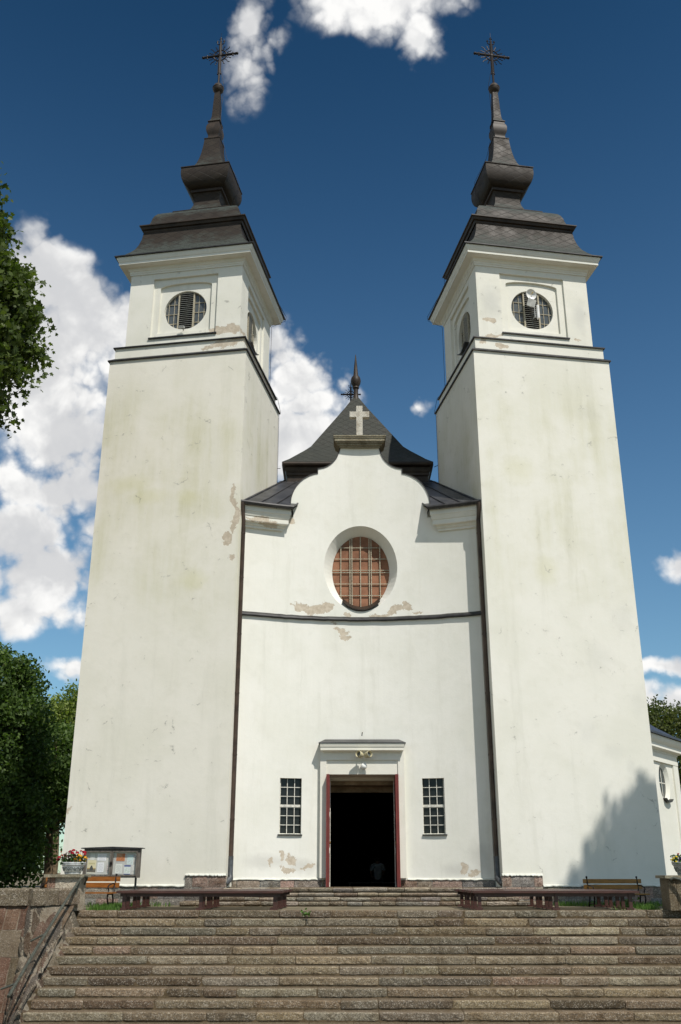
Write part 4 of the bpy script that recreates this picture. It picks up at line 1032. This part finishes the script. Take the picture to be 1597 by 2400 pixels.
# ================================================================== BENCHES, BOARD, PLANTERS
def low_bench(L, legx, foot):
    t = thing('low_bench', '', 'bench')
    mb = MB(); vs = []; x0, x1 = -L / 2, L / 2
    mb.box(x0, x1, -.14, .14, .33, .375); mb.box(x0 + .06, x1 - .06, -.012, .012, .26, .33); mb.obj('seat', 'bench_red', t)
    for i, x in enumerate(legx):
        mb = MB(); mb.box(x - .036, x + .036, -.035, .035, .03, .33); mb.obj('leg', 'bench_red', t)
    for x in legx: mb = MB(); mb.box(x - .10, x + .06, -.05, .05, 0, .04); mb.obj('foot_board', 'bench_red', t)
    return t
b0 = low_bench(3.5, [-1.60, .02, 1.58], True)
WORD = ['frontmost, nearest the stairs', 'second from the stairs', 'third from the stairs', 'fourth from the stairs', 'fifth from the stairs', 'last, nearest the church']
for side, cx in (('left', -3.55), ('right', 3.95)):
    for k in range(6):
        o = b0 if (side == 'left' and k == 0) else copy_tree(b0)
        o.location = (cx + (.02 if side == 'left' else -.02) * k + random.uniform(-.02, .02), -3.42 + .43 * k, -.002 + random.uniform(0, .004)); o.rotation_euler.z = radians(random.uniform(-.4, .4))
        tag(o, f'long low red-brown bench in the row {side} of the door, {WORD[k]}', 'bench', 'low red-brown benches before the church')


def park_bench(label, L, loc, rz, m):
    t = thing('park_bench', label, 'bench', loc, rz, 'slatted park benches'); h = L / 2
    for z, y in ((.475, .20), (.60, .235)):
        mb = MB(); mb.box(-h, h, y - .012, y + .012, z - .05, z + .05, Matrix.Rotation(0, 4, 'X')); mb.obj('back_slat', m, t)
    for y in (-.22, -.10, .02, .13):
        mb = MB(); mb.box(-h, h, y - .05, y + .05, .305, .335); mb.obj('seat_slat', m, t)
    for x in (-h + .1, h - .1):
        mb = MB()
        mb.path([(x, -.20, 0), (x, -.17, .1), (x, -.23, .22), (x, -.20, .30), (x, .10, .29), (x, .18, .36), (x, .245, .68)], .017, 8); mb.path([(x, .24, 0), (x, .16, .12), (x, .10, .29)], .017, 8)
        mb.path([(x, .20, .50), (x, .05, .51), (x, -.12, .49), (x, -.22, .46), (x, -.24, .42), (x, -.19, .40), (x, -.17, .36), (x, -.2, .31)], .014, 8); mb.sphere((x, .248, .69), .026, 8)
        mb.path([(x, -.17, .11), (x, .16, .12)], .011, 6); mb.obj('iron_frame', 'iron', t)
    return t
park_bench('orange slatted park bench behind the flower pedestal under the notice board', 1.72, (-6.36, -2.55, 0), radians(-7), 'bench_orange')
park_bench('ochre slatted park bench with black scrolled iron ends by the right tower', 1.42, (5.93, -.92, -.06), radians(4), 'bench_ochre')

nb_ = thing('notice_board', 'grey wooden two-door notice board with papers in front of the left tower', 'notice board', (-5.98, -1.2, 0), radians(-1))
mb = MB(); w = .665
mb.box(-w, -w + .05, -.0, .16, .62, 1.26); mb.box(w - .05, w, 0, .16, .62, 1.26); mb.box(-w + .05, w - .05, 0, .16, .62, .655); mb.box(-w + .05, w - .05, 0, .16, 1.225, 1.26); mb.obj('cabinet', 'old_wood', nb_)
mb = MB(); mb.box(-w + .05, w - .05, .055, .075, .655, 1.225); bk = mb.obj('backing', 'board_back', nb_)
mb = MB(); mb.prism([(-w - .075, 1.262), (w + .075, 1.262), (w + .06, 1.285), (0, 1.31), (-w - .06, 1.285)], -.05, .20); mb.obj('roof', 'flash', nb_)
for a, b in ((-w + .05, -.004), (.004, w - .05)):
    mb = MB(); q = .035
    mb.box(a, a + q, -.02, .012, .657, 1.223); mb.box(b - q, b, -.02, .012, .657, 1.223); mb.box(a + q, b - q, -.02, .012, .657, .657 + q); mb.box(a + q, b - q, -.02, .012, 1.223 - q, 1.223); dr = mb.obj('door', 'old_wood', nb_)
    m_, g_, bs_ = mat('thin cabinet glass'); bs_.inputs['Base Color'].default_value = (.9, .93, .92, 1); bs_.inputs['Roughness'].default_value = .03
    tr_ = g_.n('ShaderNodeBsdfTransparent'); gl_ = g_.n('ShaderNodeBsdfGlossy'); gl_.inputs['Roughness'].default_value = .04; fr_ = g_.n('ShaderNodeFresnel'); fr_.inputs[0].default_value = 1.45
    mx_ = g_.n('ShaderNodeMixShader'); mx_.inputs[0].default_value = .07; g_.L.new(tr_.outputs[0], mx_.inputs[1]); g_.L.new(gl_.outputs[0], mx_.inputs[2]); g_.L.new(mx_.outputs[0], g_.N['Material Output'].inputs[0])
    mb = MB(); mb.add([(a + q, -.004, .657 + q), (b - q, -.004, .657 + q), (b - q, -.004, 1.223 - q), (a + q, -.004, 1.223 - q)], [(0, 1, 2, 3)]); mb.obj('glass', m_, dr)
mb = MB(); mb.box(-.03, .03, -.05, -.02, .91, .96); mb.path([(-.02, -.035, .96), (-.02, -.035, .985), (.02, -.035, .985), (.02, -.035, .96)], .005, 6); mb.obj('padlock', 'iron', nb_)
for x in (-w + .03, w - .10):
    mb = MB(); mb.box(x - .022, x + .022, .16, .20, -.05, 1.2); mb.obj('post', 'rail', nb_)
def sheet(x, z, w_, h_, m_, tilt=0):
    mb = MB(); R = Matrix.Translation((x, .050, z)) @ Matrix.Rotation(radians(tilt), 4, 'Y')
    mb.add([R @ Vector(p) for p in ((-w_ / 2, 0, -h_ / 2), (w_ / 2, 0, -h_ / 2), (w_ / 2, .0, h_ / 2), (-w_ / 2, 0, h_ / 2))], [(0, 1, 2, 3)], [[(0, 0), (1, 0), (1, 1), (0, 1)]])
    mb.obj('notice', m_, nb_)
WH = paper_mat('typed sheet', (.74, .75, .77), (.12, .12, .14)); 
sheet(-.47, 1.09, .10, .15, paper_mat('small notice', (.66, .66, .62), (.2, .2, .2), 12., (.62, (.55, .55, .50))), 1)
sheet(-.245, 1.075, .21, .155, WH, 1); sheet(-.26, .85, .15, .215, WH, -1)
mpost, gp, bp_ = mat('cream poster'); uvp = gp.n('ShaderNodeUVMap').outputs[0]; u_, v_, _ = gp.sep(uvp)
cp = gp.mix(gp.ss(v_, .34, .33), (.62, .56, .36), (.10, .085, .07)); cp = gp.mix(gp.m('MULTIPLY', gp.ss(v_, .42, .41), gp.ss(v_, .33, .34)), cp, (.36, .24, .08)); cp = gp.mix(gp.ss(v_, .10, .095), cp, (.62, .60, .5))
fig = gp.m('MAXIMUM', gp.ss(gp.v('LENGTH', gp.v('MULTIPLY', gp.v('SUBTRACT', uvp, (.5, .52, 0)), (9, 12, 0))), 1.05, .95), gp.ss(gp.v('LENGTH', gp.v('MULTIPLY', gp.v('SUBTRACT', uvp, (.5, .36, 0)), (5, 6.5, 0))), 1.05, .95)); cp = gp.mix(fig, cp, (.03, .03, .035))
ttl = gp.m('MULTIPLY', gp.m('MULTIPLY', gp.ss(gp.m('ABSOLUTE', gp.m('SUBTRACT', u_, .5)), .36, .35), gp.ss(gp.m('FRACT', gp.m('MULTIPLY', v_, 9.)), .45, .5)), gp.m('MULTIPLY', gp.ss(v_, .64, .65), gp.ss(v_, .85, .84))); cp = gp.mix(gp.m('MULTIPLY', ttl, .7), cp, (.30, .26, .07))
gp.put(bp_.inputs['Base Color'], cp); bp_.inputs['Roughness'].default_value = .7
sheet(-.475, .86, .205, .30, mpost, 2)
sheet(.20, 1.075, .20, .17, paper_mat('orange sheet', (.50, .19, .075), (.12, .05, .03), 9.), 1); sheet(.43, 1.02, .15, .22, paper_mat('pale blue sheet', (.62, .70, .68), (.12, .16, .16), 14., (.45, (.50, .62, .60))), 1)
sheet(.17, .82, .155, .215, paper_mat('letter with stamp', (.68, .70, .64), (.2, .2, .2), 24.), 1); sheet(.375, .79, .15, .215, paper_mat('blue headed poster', (.68, .72, .70), (.20, .32, .16), 8., (.84, (.06, .09, .27)), (.12, (.05, .08, .24))), 1); sheet(.515, .84, .08, .13, paper_mat('slip', (.66, .66, .62), (.3, .3, .3), 12.), -1); sheet(-.085, .83, .06, .17, paper_mat('narrow photo', (.52, .46, .44), (.1, .1, .12), 4.), 3)


# leaves --------------------------------------------------------------
MAPLE = np.array([(0, -.45), (.42, -.36), (.27, -.04), (.54, .14), (.19, .20), (0, .56), (-.19, .20), (-.54, .14), (-.27, -.04), (-.42, -.36)])
OVAL = np.array([(0, -.5), (.24, -.2), (.27, .12), (0, .5), (-.27, .12), (-.24, -.2)])
BLADE = np.array([(-.05, 0), (.05, 0), (.02, .6), (0, 1)])


def leaf_mesh(name, C, size, shape=OVAL, up=.55, out=None, colr=None, rng=RNG, jitter=.35):
    n = len(C); k = len(shape)
    nrm = rng.normal(size=(n, 3)); nrm[:, 2] = nrm[:, 2] * .7 + up * 1.4
    if out is not None: nrm += out
    nrm /= np.linalg.norm(nrm, axis=1, keepdims=True)
    t = rng.normal(size=(n, 3)); t[:, 2] -= .6; t -= nrm * (t * nrm).sum(1, keepdims=True); t /= np.linalg.norm(t, axis=1, keepdims=True); b = np.cross(nrm, t)
    s = size * rng.uniform(1 - jitter, 1 + jitter, size=(n, 1, 1))
    V = C[:, None, :] + s * (shape[None, :, 0:1] * b[:, None, :] + shape[None, :, 1:2] * t[:, None, :])
    fold = (np.abs(shape[:, 0]) * .35)[None, :, None] * s * nrm[:, None, :]; V = V - fold
    me = bpy.data.meshes.new(name); me.vertices.add(n * k); me.loops.add(n * k); me.polygons.add(n)
    me.vertices.foreach_set('co', V.ravel()); me.loops.foreach_set('vertex_index', np.arange(n * k))
    me.polygons.foreach_set('loop_start', np.arange(n) * k); me.update(calc_edges=True)
    c = rng.uniform(0, 1, n) if colr is None else colr
    at = me.color_attributes.new('Col', 'FLOAT_COLOR', 'POINT'); cc = np.ones((n, k, 4)); cc[:, :, :3] = c[:, None, None]; at.data.foreach_set('color', cc.ravel())
    me.validate(); return me


def tips_in(blobs, m, rng):
    P = []; wts = np.array([b[3] * b[4] * b[5] for b in blobs], float) ** .7; wts /= wts.sum()
    for i in rng.choice(len(blobs), m, p=wts):
        x, y, z, a, b, c = blobs[i]; d = rng.normal(size=3); d /= np.linalg.norm(d); r = rng.uniform(.25, 1) ** .38
        P.append((x + a * d[0] * r, y + b * d[1] * r, z + c * d[2] * r))
    return np.array(P)


def tree(name, label, base, blobs, mtl, tips, per, lsize, clump, shape=OVAL, trunk_r=.3, seed=0, group=None, limbs=26, fork=.45):
    rng = np.random.default_rng(seed); t = thing(name, label, 'tree', base, 0, group); bx, by, bz = base
    bl = [(x - bx, y - by, z - bz, a, b, c) for x, y, z, a, b, c in blobs]
    T = tips_in(bl, tips, rng); top = max(b[2] + b[5] * .5 for b in bl); mb = MB(); zc = sum(b[2] for b in bl) / len(bl); xc = sum(b[0] for b in bl) / len(bl); yc = sum(b[1] for b in bl) / len(bl)
    spine = [Vector((xc * u ** 1.5 + rng.normal() * .06, yc * u ** 1.5 + rng.normal() * .06, top * u - .15 * (u == 0))) for u in np.linspace(0, 1, 9)]
    mb.path(spine, [trunk_r * (1.25 - 1.1 * u) if u else trunk_r * 1.5 for u in np.linspace(0, 1, 9)], 10); mb.obj('trunk', 'bark', t)
    lb = MB()
    for i in rng.choice(len(T), min(limbs, len(T)), replace=False):
        p = Vector(T[i]); u = min(.92, max(.25, (p.z / top) * .75)); a = spine[int(u * 8)]; mid = a.lerp(p, .5) + Vector((0, 0, -.12 * (p - a).length + rng.normal() * .1)); r = trunk_r * .34 * (1.1 - u)
        lb.path([a, a.lerp(mid, .5), mid, mid.lerp(p, .55) + Vector((rng.normal() * .1, rng.normal() * .1, .08)), p], [r, r * .8, r * .6, r * .4, r * .15], 6)
    lb.obj('limbs', 'bark', t)
    C = np.repeat(T, per, 0); d = rng.normal(size=C.shape) * clump; d[:, 2] *= .62; d[:, 2] -= .25 * (d[:, 0] ** 2 + d[:, 1] ** 2) / clump; C = C + d
    colr = np.clip(np.repeat(rng.uniform(.1, .75, len(T)), per) + rng.normal(size=len(C)) * .2, 0, 1)
    me = leaf_mesh('crown', C, lsize, shape, .5, None, colr, rng); link('crown', me, mtl, t)
    return t


def flower_head(mb, c, r, n, rng):
    for _ in range(n):
        d = rng.normal(size=3); d /= np.linalg.norm(d); d[2] = abs(d[2]) * .8 + .05; p = Vector(c) + Vector(d) * r * .75; nn = Vector(d); a = nn.orthogonal().normalized(); b = nn.cross(a); s = r * .42
        mb.add([p + a * s, p + (a + b) * .6 * s + nn * s * .3, p + b * s, p - a * s + nn * s * .2, p - b * s], [(0, 1, 2, 3, 4)])


def planter(label, loc, rw, h, heads, m_, relief=True, rz=0):
    t = thing('planter', label, 'flower planter', loc, rz); rng = np.random.default_rng(int(abs(loc[0]) * 100))
    k = rw / .26
    mb = MB(); mb.lathe([(.001, 0), (.155 * k, 0), (.17 * k, .012), (.175 * k, .03), (.165 * k, .04), (.19 * k, .06), (.225 * k, .15), (.235 * k, .175), (.25 * k, .185), (.255 * k, .20), (.25 * k, .21), (.262 * k, .218), (.265 * k, .235), (.245 * k, .24), (.22 * k, .215), (.001, .20)], n=36); mb.v = [(a, b, c * h / .24) for a, b, c in mb.v]; bw = mb.obj('bowl', m_, t)
    if relief:
        mb = MB()
        for i in range(10):
            a0 = 2 * pi * i / 10 + .15
            for q in range(6):
                u0, u1 = q / 6, (q + 1) / 6; P = []
                for u in (u0, u1):
                    a = a0 + u * .52; z = .085 + .055 * (1 - (2 * u - 1) ** 2); r = (.19 + (z - .06) * .39) * k + .003
                    P.append((r * cos(a), r * sin(a), z * h / .24))
                mb.path(P, .0075, 5)
            for q in range(5):
                a = a0 + .26 + rng.normal() * .08; z = .10 + rng.normal() * .018; r = (.19 + (z - .06) * .39) * k; mb.sphere((r * cos(a), r * sin(a), z * h / .24), .011, 6)
            a = a0 - .05; r = (.205) * k
            for z in (.075, .105, .135): rr = (.19 + (z - .06) * .39) * k; mb.sphere((rr * cos(a), rr * sin(a), z * h / .24), .012, 6)
        mb.path([(.172 * k * cos(2 * pi * i / 36), .172 * k * sin(2 * pi * i / 36), .036 * h / .24) for i in range(37)], .006, 5); mb.obj('relief', 'pot_dark', bw)
    C = np.clip(rng.normal(size=(420, 3)), -1.5, 1.5) * np.array([.15 * k, .12 * k, .055]) + np.array([0, 0, h + .055]); me = leaf_mesh('foliage', C, .055, OVAL, .6, None, None, rng); link('foliage', me, 'plant_leaf', t)
    for hx, hy, hz, r, mm, n in heads:
        mb = MB(); flower_head(mb, (hx, hy, hz), r, n, rng); mb.path([(hx * .6, hy * .6, h - .02), (hx * .9, hy, hz - .05), (hx, hy, hz)], .004, 4); o = mb.obj({'red_petal': 'red_flower', 'yellow_petal': 'yellow_flower', 'lemon_petal': 'yellow_flower', 'violet_petal': 'violet_flower'}[mm], mm, t)
    return t
H = .24
heads = [(-.30, -.05, .33, .045, 'red_petal', 34), (-.33, -.02, .29, .04, 'red_petal', 28), (-.27, .02, .37, .035, 'red_petal', 26), (-.19, 0, .36, .04, 'red_petal', 28), (-.08, -.03, .44, .05, 'red_petal', 38), (-.04, .05, .47, .045, 'red_petal', 34), (-.02, -.08, .41, .045, 'red_petal', 34), (.06, 0, .42, .045, 'red_petal', 34), (.12, .05, .46, .03, 'red_petal', 22), (.21, .02, .425, .05, 'red_petal', 36), (.17, .06, .44, .04, 'red_petal', 28), (.23, -.04, .39, .035, 'red_petal', 24), (-.31, .08, .44, .022, 'red_petal', 16),
         (.05, -.12, .29, .032, 'yellow_petal', 26), (.09, -.06, .385, .03, 'yellow_petal', 26), (.13, -.08, .37, .035, 'yellow_petal', 28), (.17, -.09, .355, .032, 'yellow_petal', 28), (.19, -.10, .32, .03, 'yellow_petal', 24), (.25, -.06, .33, .037, 'yellow_petal', 28), (.165, -.14, .275, .026, 'yellow_petal', 22), (.08, -.1, .34, .022, 'yellow_petal', 18), (.28, -.02, .31, .025, 'yellow_petal', 18)]
pl_ = planter('white relief flower bowl with crimson and yellow flowers on the left pedestal', (-6.235, -3.62, .70), .255, H, heads, 'pot')
C = RNG.normal(size=(130, 3)) * np.array([.09, .07, .06]) + np.array([-.05, -.05, .34]); link('purple_foliage', leaf_mesh('purple_foliage', C, .05, OVAL, .5), 'purple_leaf', pl_)
planter('grey urn with small yellow and violet flowers on the right pedestal', (6.72, -3.62, .68), .27, .26, [(-.24, -.05, .33, .04, 'lemon_petal', 26), (-.27, 0, .30, .035, 'lemon_petal', 24), (-.20, -.08, .36, .035, 'lemon_petal', 22), (-.22, -.1, .27, .03, 'lemon_petal', 20), (-.12, -.14, .32, .045, 'violet_petal', 30), (-.05, -.15, .30, .045, 'violet_petal', 30), (-.16, -.1, .29, .035, 'violet_petal', 24), (.03, -.12, .33, .04, 'violet_petal', 26), (-.12, 0, .42, .03, 'red_petal', 16), (.05, 0, .40, .04, 'violet_petal', 22)], 'pot_grey')

# grass tufts and a weed in a joint
def tuft(label, areas, n, h):
    Cs = []
    for x0, x1, y0, y1, k in areas: Cs.append(np.stack([RNG.uniform(x0, x1, k), RNG.uniform(y0, y1, k), np.full(k, -.02)], 1))
    C = np.concatenate(Cs); n = len(C); L = RNG.uniform(.5, 1.2, n) * h; a = RNG.uniform(0, 2 * pi, n); lean = RNG.uniform(.05, .5, n) * L; w = .007
    V = np.zeros((n, 4, 3)); dx, dy = np.cos(a), np.sin(a)
    V[:, 0] = C + np.stack([-dy * w, dx * w, 0 * a], 1); V[:, 1] = C + np.stack([dy * w, -dx * w, 0 * a], 1)
    V[:, 2] = C + np.stack([dx * lean * .35 + dy * w * .6, dy * lean * .35 - dx * w * .6, L * .6], 1); V[:, 3] = C + np.stack([dx * lean, dy * lean, L], 1)
    me = bpy.data.meshes.new('grass'); me.vertices.add(n * 4); me.loops.add(n * 4); me.polygons.add(n); me.vertices.foreach_set('co', V.ravel()); me.loops.foreach_set('vertex_index', np.arange(n * 4)); me.polygons.foreach_set('loop_start', np.arange(n) * 4); me.update(calc_edges=True)
    at = me.color_attributes.new('Col', 'FLOAT_COLOR', 'POINT'); cc = np.ones((n, 4, 4)); cc[:, :, :3] = RNG.uniform(0, 1, (n, 1, 1)); at.data.foreach_set('color', cc.ravel())
    return tag(link('grass', me, 'grass'), label, 'grass', kind='stuff')
tuft('green grass growing along the forecourt edge and the foot of the towers', [(-5.93, -5.2, -3.6, -1.3, 1500), (-8.5, -7.3, -2.5, 2, 900), (-7.2, -4.6, -.75, -.45, 260), (4.6, 7.7, -.55, .1, 900), (5.2, 6.5, -3.5, -3.0, 120), (6.0, 6.3, -3.0, -.6, 420), (7.6, 9.5, -2, 4, 700)], 0, .12)
def weed(label, loc, s):
    rng = np.random.default_rng(int(loc[0] * 50) + 400); C = rng.normal(size=(26, 3)) * np.array([.05, .02, .04]) * s + np.array([0, -.02, .05 * s]); me = leaf_mesh('leaves', C, .07 * s, OVAL, .8, None, None, rng)
    t = thing('weed', label, 'weed', loc); link('leaves', me, 'grass', t); mb = MB(); mb.path([(0, .02, -.02), (.01, -.01, .1 * s)], .004, 4); mb.obj('stem', 'grass', t)
weed('small bright green weed in a joint of the second stair from the top', (-1.30, -4.03, -.10), 1.); weed('sprig of weed at the foot of the right bench', (6.25, -.6, 0), 1.6)

# ================================================================== PERSON inside
pe = thing('person', 'person in a white t-shirt sitting inside the dark church, seen from behind', 'person', (.72, 10.6, -.02), radians(8))
pew = thing('pew', 'dark wooden pew just inside the church carrying the seated person', 'pew', (.6, 10.6, -.02)); mb = MB(); mb.box(-.9, .9, -.2, .25, .40, .44); mb.obj('seat', 'pew', pew)
for x in (-.85, .85): mb = MB(); mb.box(x - .025, x + .025, -.2, .25, 0, .40); mb.obj('leg', 'pew', pew)
def skin_body(name, verts, edges, radii, mtl, parent):
    me = bpy.data.meshes.new(name); me.from_pydata(verts, edges, []); o = bpy.data.objects.new(name, me); COL.objects.link(o); o.parent = parent; o.modifiers.new('skin', 'SKIN')
    for v, r in zip(me.skin_vertices[0].data, radii): v.radius = r if isinstance(r, tuple) else (r, r)
    me.skin_vertices[0].data[0].use_root = True; o.modifiers.new('sub', 'SUBSURF').levels = 2; o.modifiers['sub'].render_levels = 2
    dg = bpy.context.evaluated_depsgraph_get(); m2 = bpy.data.meshes.new_from_object(o.evaluated_get(dg)); o.modifiers.clear(); o.data = m2; m2.materials.clear(); m2.materials.append(M[mtl]); m2.polygons.foreach_set('use_smooth', [True] * len(m2.polygons)); return o
body_v = [(0, 0, .52), (0, 0, .70), (0, -.01, .90), (0, 0, 1.02), (0, .01, 1.10), (0, .02, 1.18), (0, .02, 1.27),
          (.18, 0, .97), (.23, .03, .74), (.17, .22, .62), (.10, .27, .60), (-.18, 0, .97), (-.23, .03, .74), (-.17, .22, .62), (-.10, .27, .60),
          (.10, .05, .50), (.12, .42, .50), (.12, .45, .08), (.12, .56, .05), (-.10, .05, .50), (-.12, .42, .50), (-.12, .45, .08), (-.12, .56, .05)]
body_e = [(0, 1), (1, 2), (2, 3), (3, 4), (4, 5), (5, 6), (3, 7), (7, 8), (8, 9), (9, 10), (3, 11), (11, 12), (12, 13), (13, 14), (0, 15), (15, 16), (16, 17), (17, 18), (0, 19), (19, 20), (20, 21), (21, 22)]
skin_body('body', body_v, body_e, [.13, .12, .14, .09, .05, .085, .075, .06, .042, .034, .03, .06, .042, .034, .03, .085, .06, .045, .04, .085, .06, .045, .04], 'skin', pe)
skin_body('t_shirt', [(0, 0, .50), (0, 0, .70), (0, -.01, .90), (0, 0, 1.03), (.19, 0, .97), (.235, .025, .80), (-.19, 0, .97), (-.235, .025, .80)], [(0, 1), (1, 2), (2, 3), (3, 4), (4, 5), (3, 6), (6, 7)], [(.165, .13), (.155, .13), (.17, .14), .095, .078, .066, .078, .066], 'shirt', pe)
skin_body('trousers', [(0, 0, .50), (.10, .06, .50), (.12, .42, .50), (.12, .45, .12), (-.10, .06, .50), (-.12, .42, .50), (-.12, .45, .12)], [(0, 1), (1, 2), (2, 3), (0, 4), (4, 5), (5, 6)], [.135, .095, .072, .06, .095, .072, .06], 'jeans', pe)
mb = MB(); mb.sphere((0, -.005, 1.235), .098, 14, .9, 1.05, 1.15); mb.obj('hair', 'hair', pe)
mb = MB(); mb.sphere((.085, .03, 1.19), .022, 8, .5, 1, 1.4); mb.sphere((-.085, .03, 1.19), .022, 8, .5, 1, 1.4); mb.sphere((0, .115, 1.18), .016, 8, .8, 1.2, 1.4); mb.obj('face', 'skin', pe)

# ================================================================== TREES
tree('maple_tree', 'tall maple whose leafy side hangs into the upper left of the view', (-13.2, -4.6, -.5),
     [(-12.8, -4.4, 14.8, 4.0, 3.6, 3.2), (-11.9, -4.2, 16.6, 2.2, 2.3, 1.9), (-10.0, -4.1, 14.5, 1.5, 1.7, 1.0), (-10.1, -4.1, 13.1, 1.8, 1.7, .8), (-11.0, -4.0, 11.9, 1.8, 1.8, .8), (-13, -4.5, 18.0, 3, 2.5, 1.6)], 'maple', 900, 150, .14, .27, MAPLE, .38, 21)
tree('chestnut_tree', 'big dark green broadleaf tree left of the left tower, at the picture edge', (-15.2, 14, -.05),
     [(-15.6, 14, 6.0, 3.0, 2.6, 3.0), (-14.9, 13.4, 8.0, 2.0, 2.0, 1.35), (-13.9, 13.4, 5.4, 1.6, 2, 2.2), (-13.4, 13, 7.0, .9, .9, .8), (-14.6, 13.4, 3.0, 2.4, 2, 1.8), (-13.2, 13.2, 2.6, 1.2, 1.5, 1.5)], 'dark_leaf', 430, 150, .155, .34, OVAL, .26, 5, 'trees left of the church')
tree('lime_tree', 'slender dark tree with bare lower trunk close to the left tower edge', (-12.6, 16.5, -.05),
     [(-12.6, 16.5, 5.0, 1.5, 1.5, 2.0), (-12.0, 16.5, 3.6, 1.0, 1.2, .8), (-13.4, 16.5, 4.2, 1.3, 1.3, 1.2)], 'dark_leaf', 130, 140, .15, .32, OVAL, .17, 15, 'trees left of the church')
tree('birch_tree', 'sunlit yellow-green tree between the dark trees and the left tower', (-16.2, 30, -.05),
     [(-16.4, 30, 7.0, 2.2, 2.0, 3.2), (-15.6, 30, 9.3, 1.5, 1.4, 1.4), (-17.6, 30, 6.5, 1.6, 1.6, 2.8)], 'light_leaf', 260, 130, .17, .38, OVAL, .24, 25, 'trees left of the church')
for i, (x, y, h, lab) in enumerate([(-22, 24, 6, 'dark bushy tree at the far left edge behind the chestnut'), (-17.5, 21, 4.6, 'low dark tree filling the gap under the chestnut crown')]):
    tree('chestnut_tree', lab, (x, y, -.05), [(x, y, h * .62, 3.0, 2.5, h * .42), (x + 1.5, y, h * .4, 2.0, 2, h * .3)], 'dark_leaf', 200, 110, .19, .42, OVAL, .2, 40 + i, 'trees left of the church')
tree('ash_tree', 'olive green tree showing above the side chapel roof at the right edge', (16.2, 22, -.05),
     [(15.6, 22, 6.8, 2.4, 2, 2.0), (14.6, 22, 7.6, 1.2, 1.2, 1.1), (17.5, 22, 5, 2.4, 2.4, 2.6), (16.6, 20, 3.6, 1.6, 1.6, 2.2)], 'olive_leaf', 330, 110, .15, .34, OVAL, .25, 33)
tree('roadside_tree', 'tall tree to the right of the stairs, out of view, shading the right tower', (16.4, -12.4, -2.8),
     [(15.7, -11.6, 19.9, 2.7, 2.2, 2.5), (14.3, -11.6, 20.9, 1.3, 1.2, 1.1), (17.6, -11.6, 21.6, 2.5, 2.2, 2.6), (13.6, -11.4, 19.2, 1.3, 1.2, 1.0)], 'dark_leaf', 420, 46, .30, .36, OVAL, .3, 52)
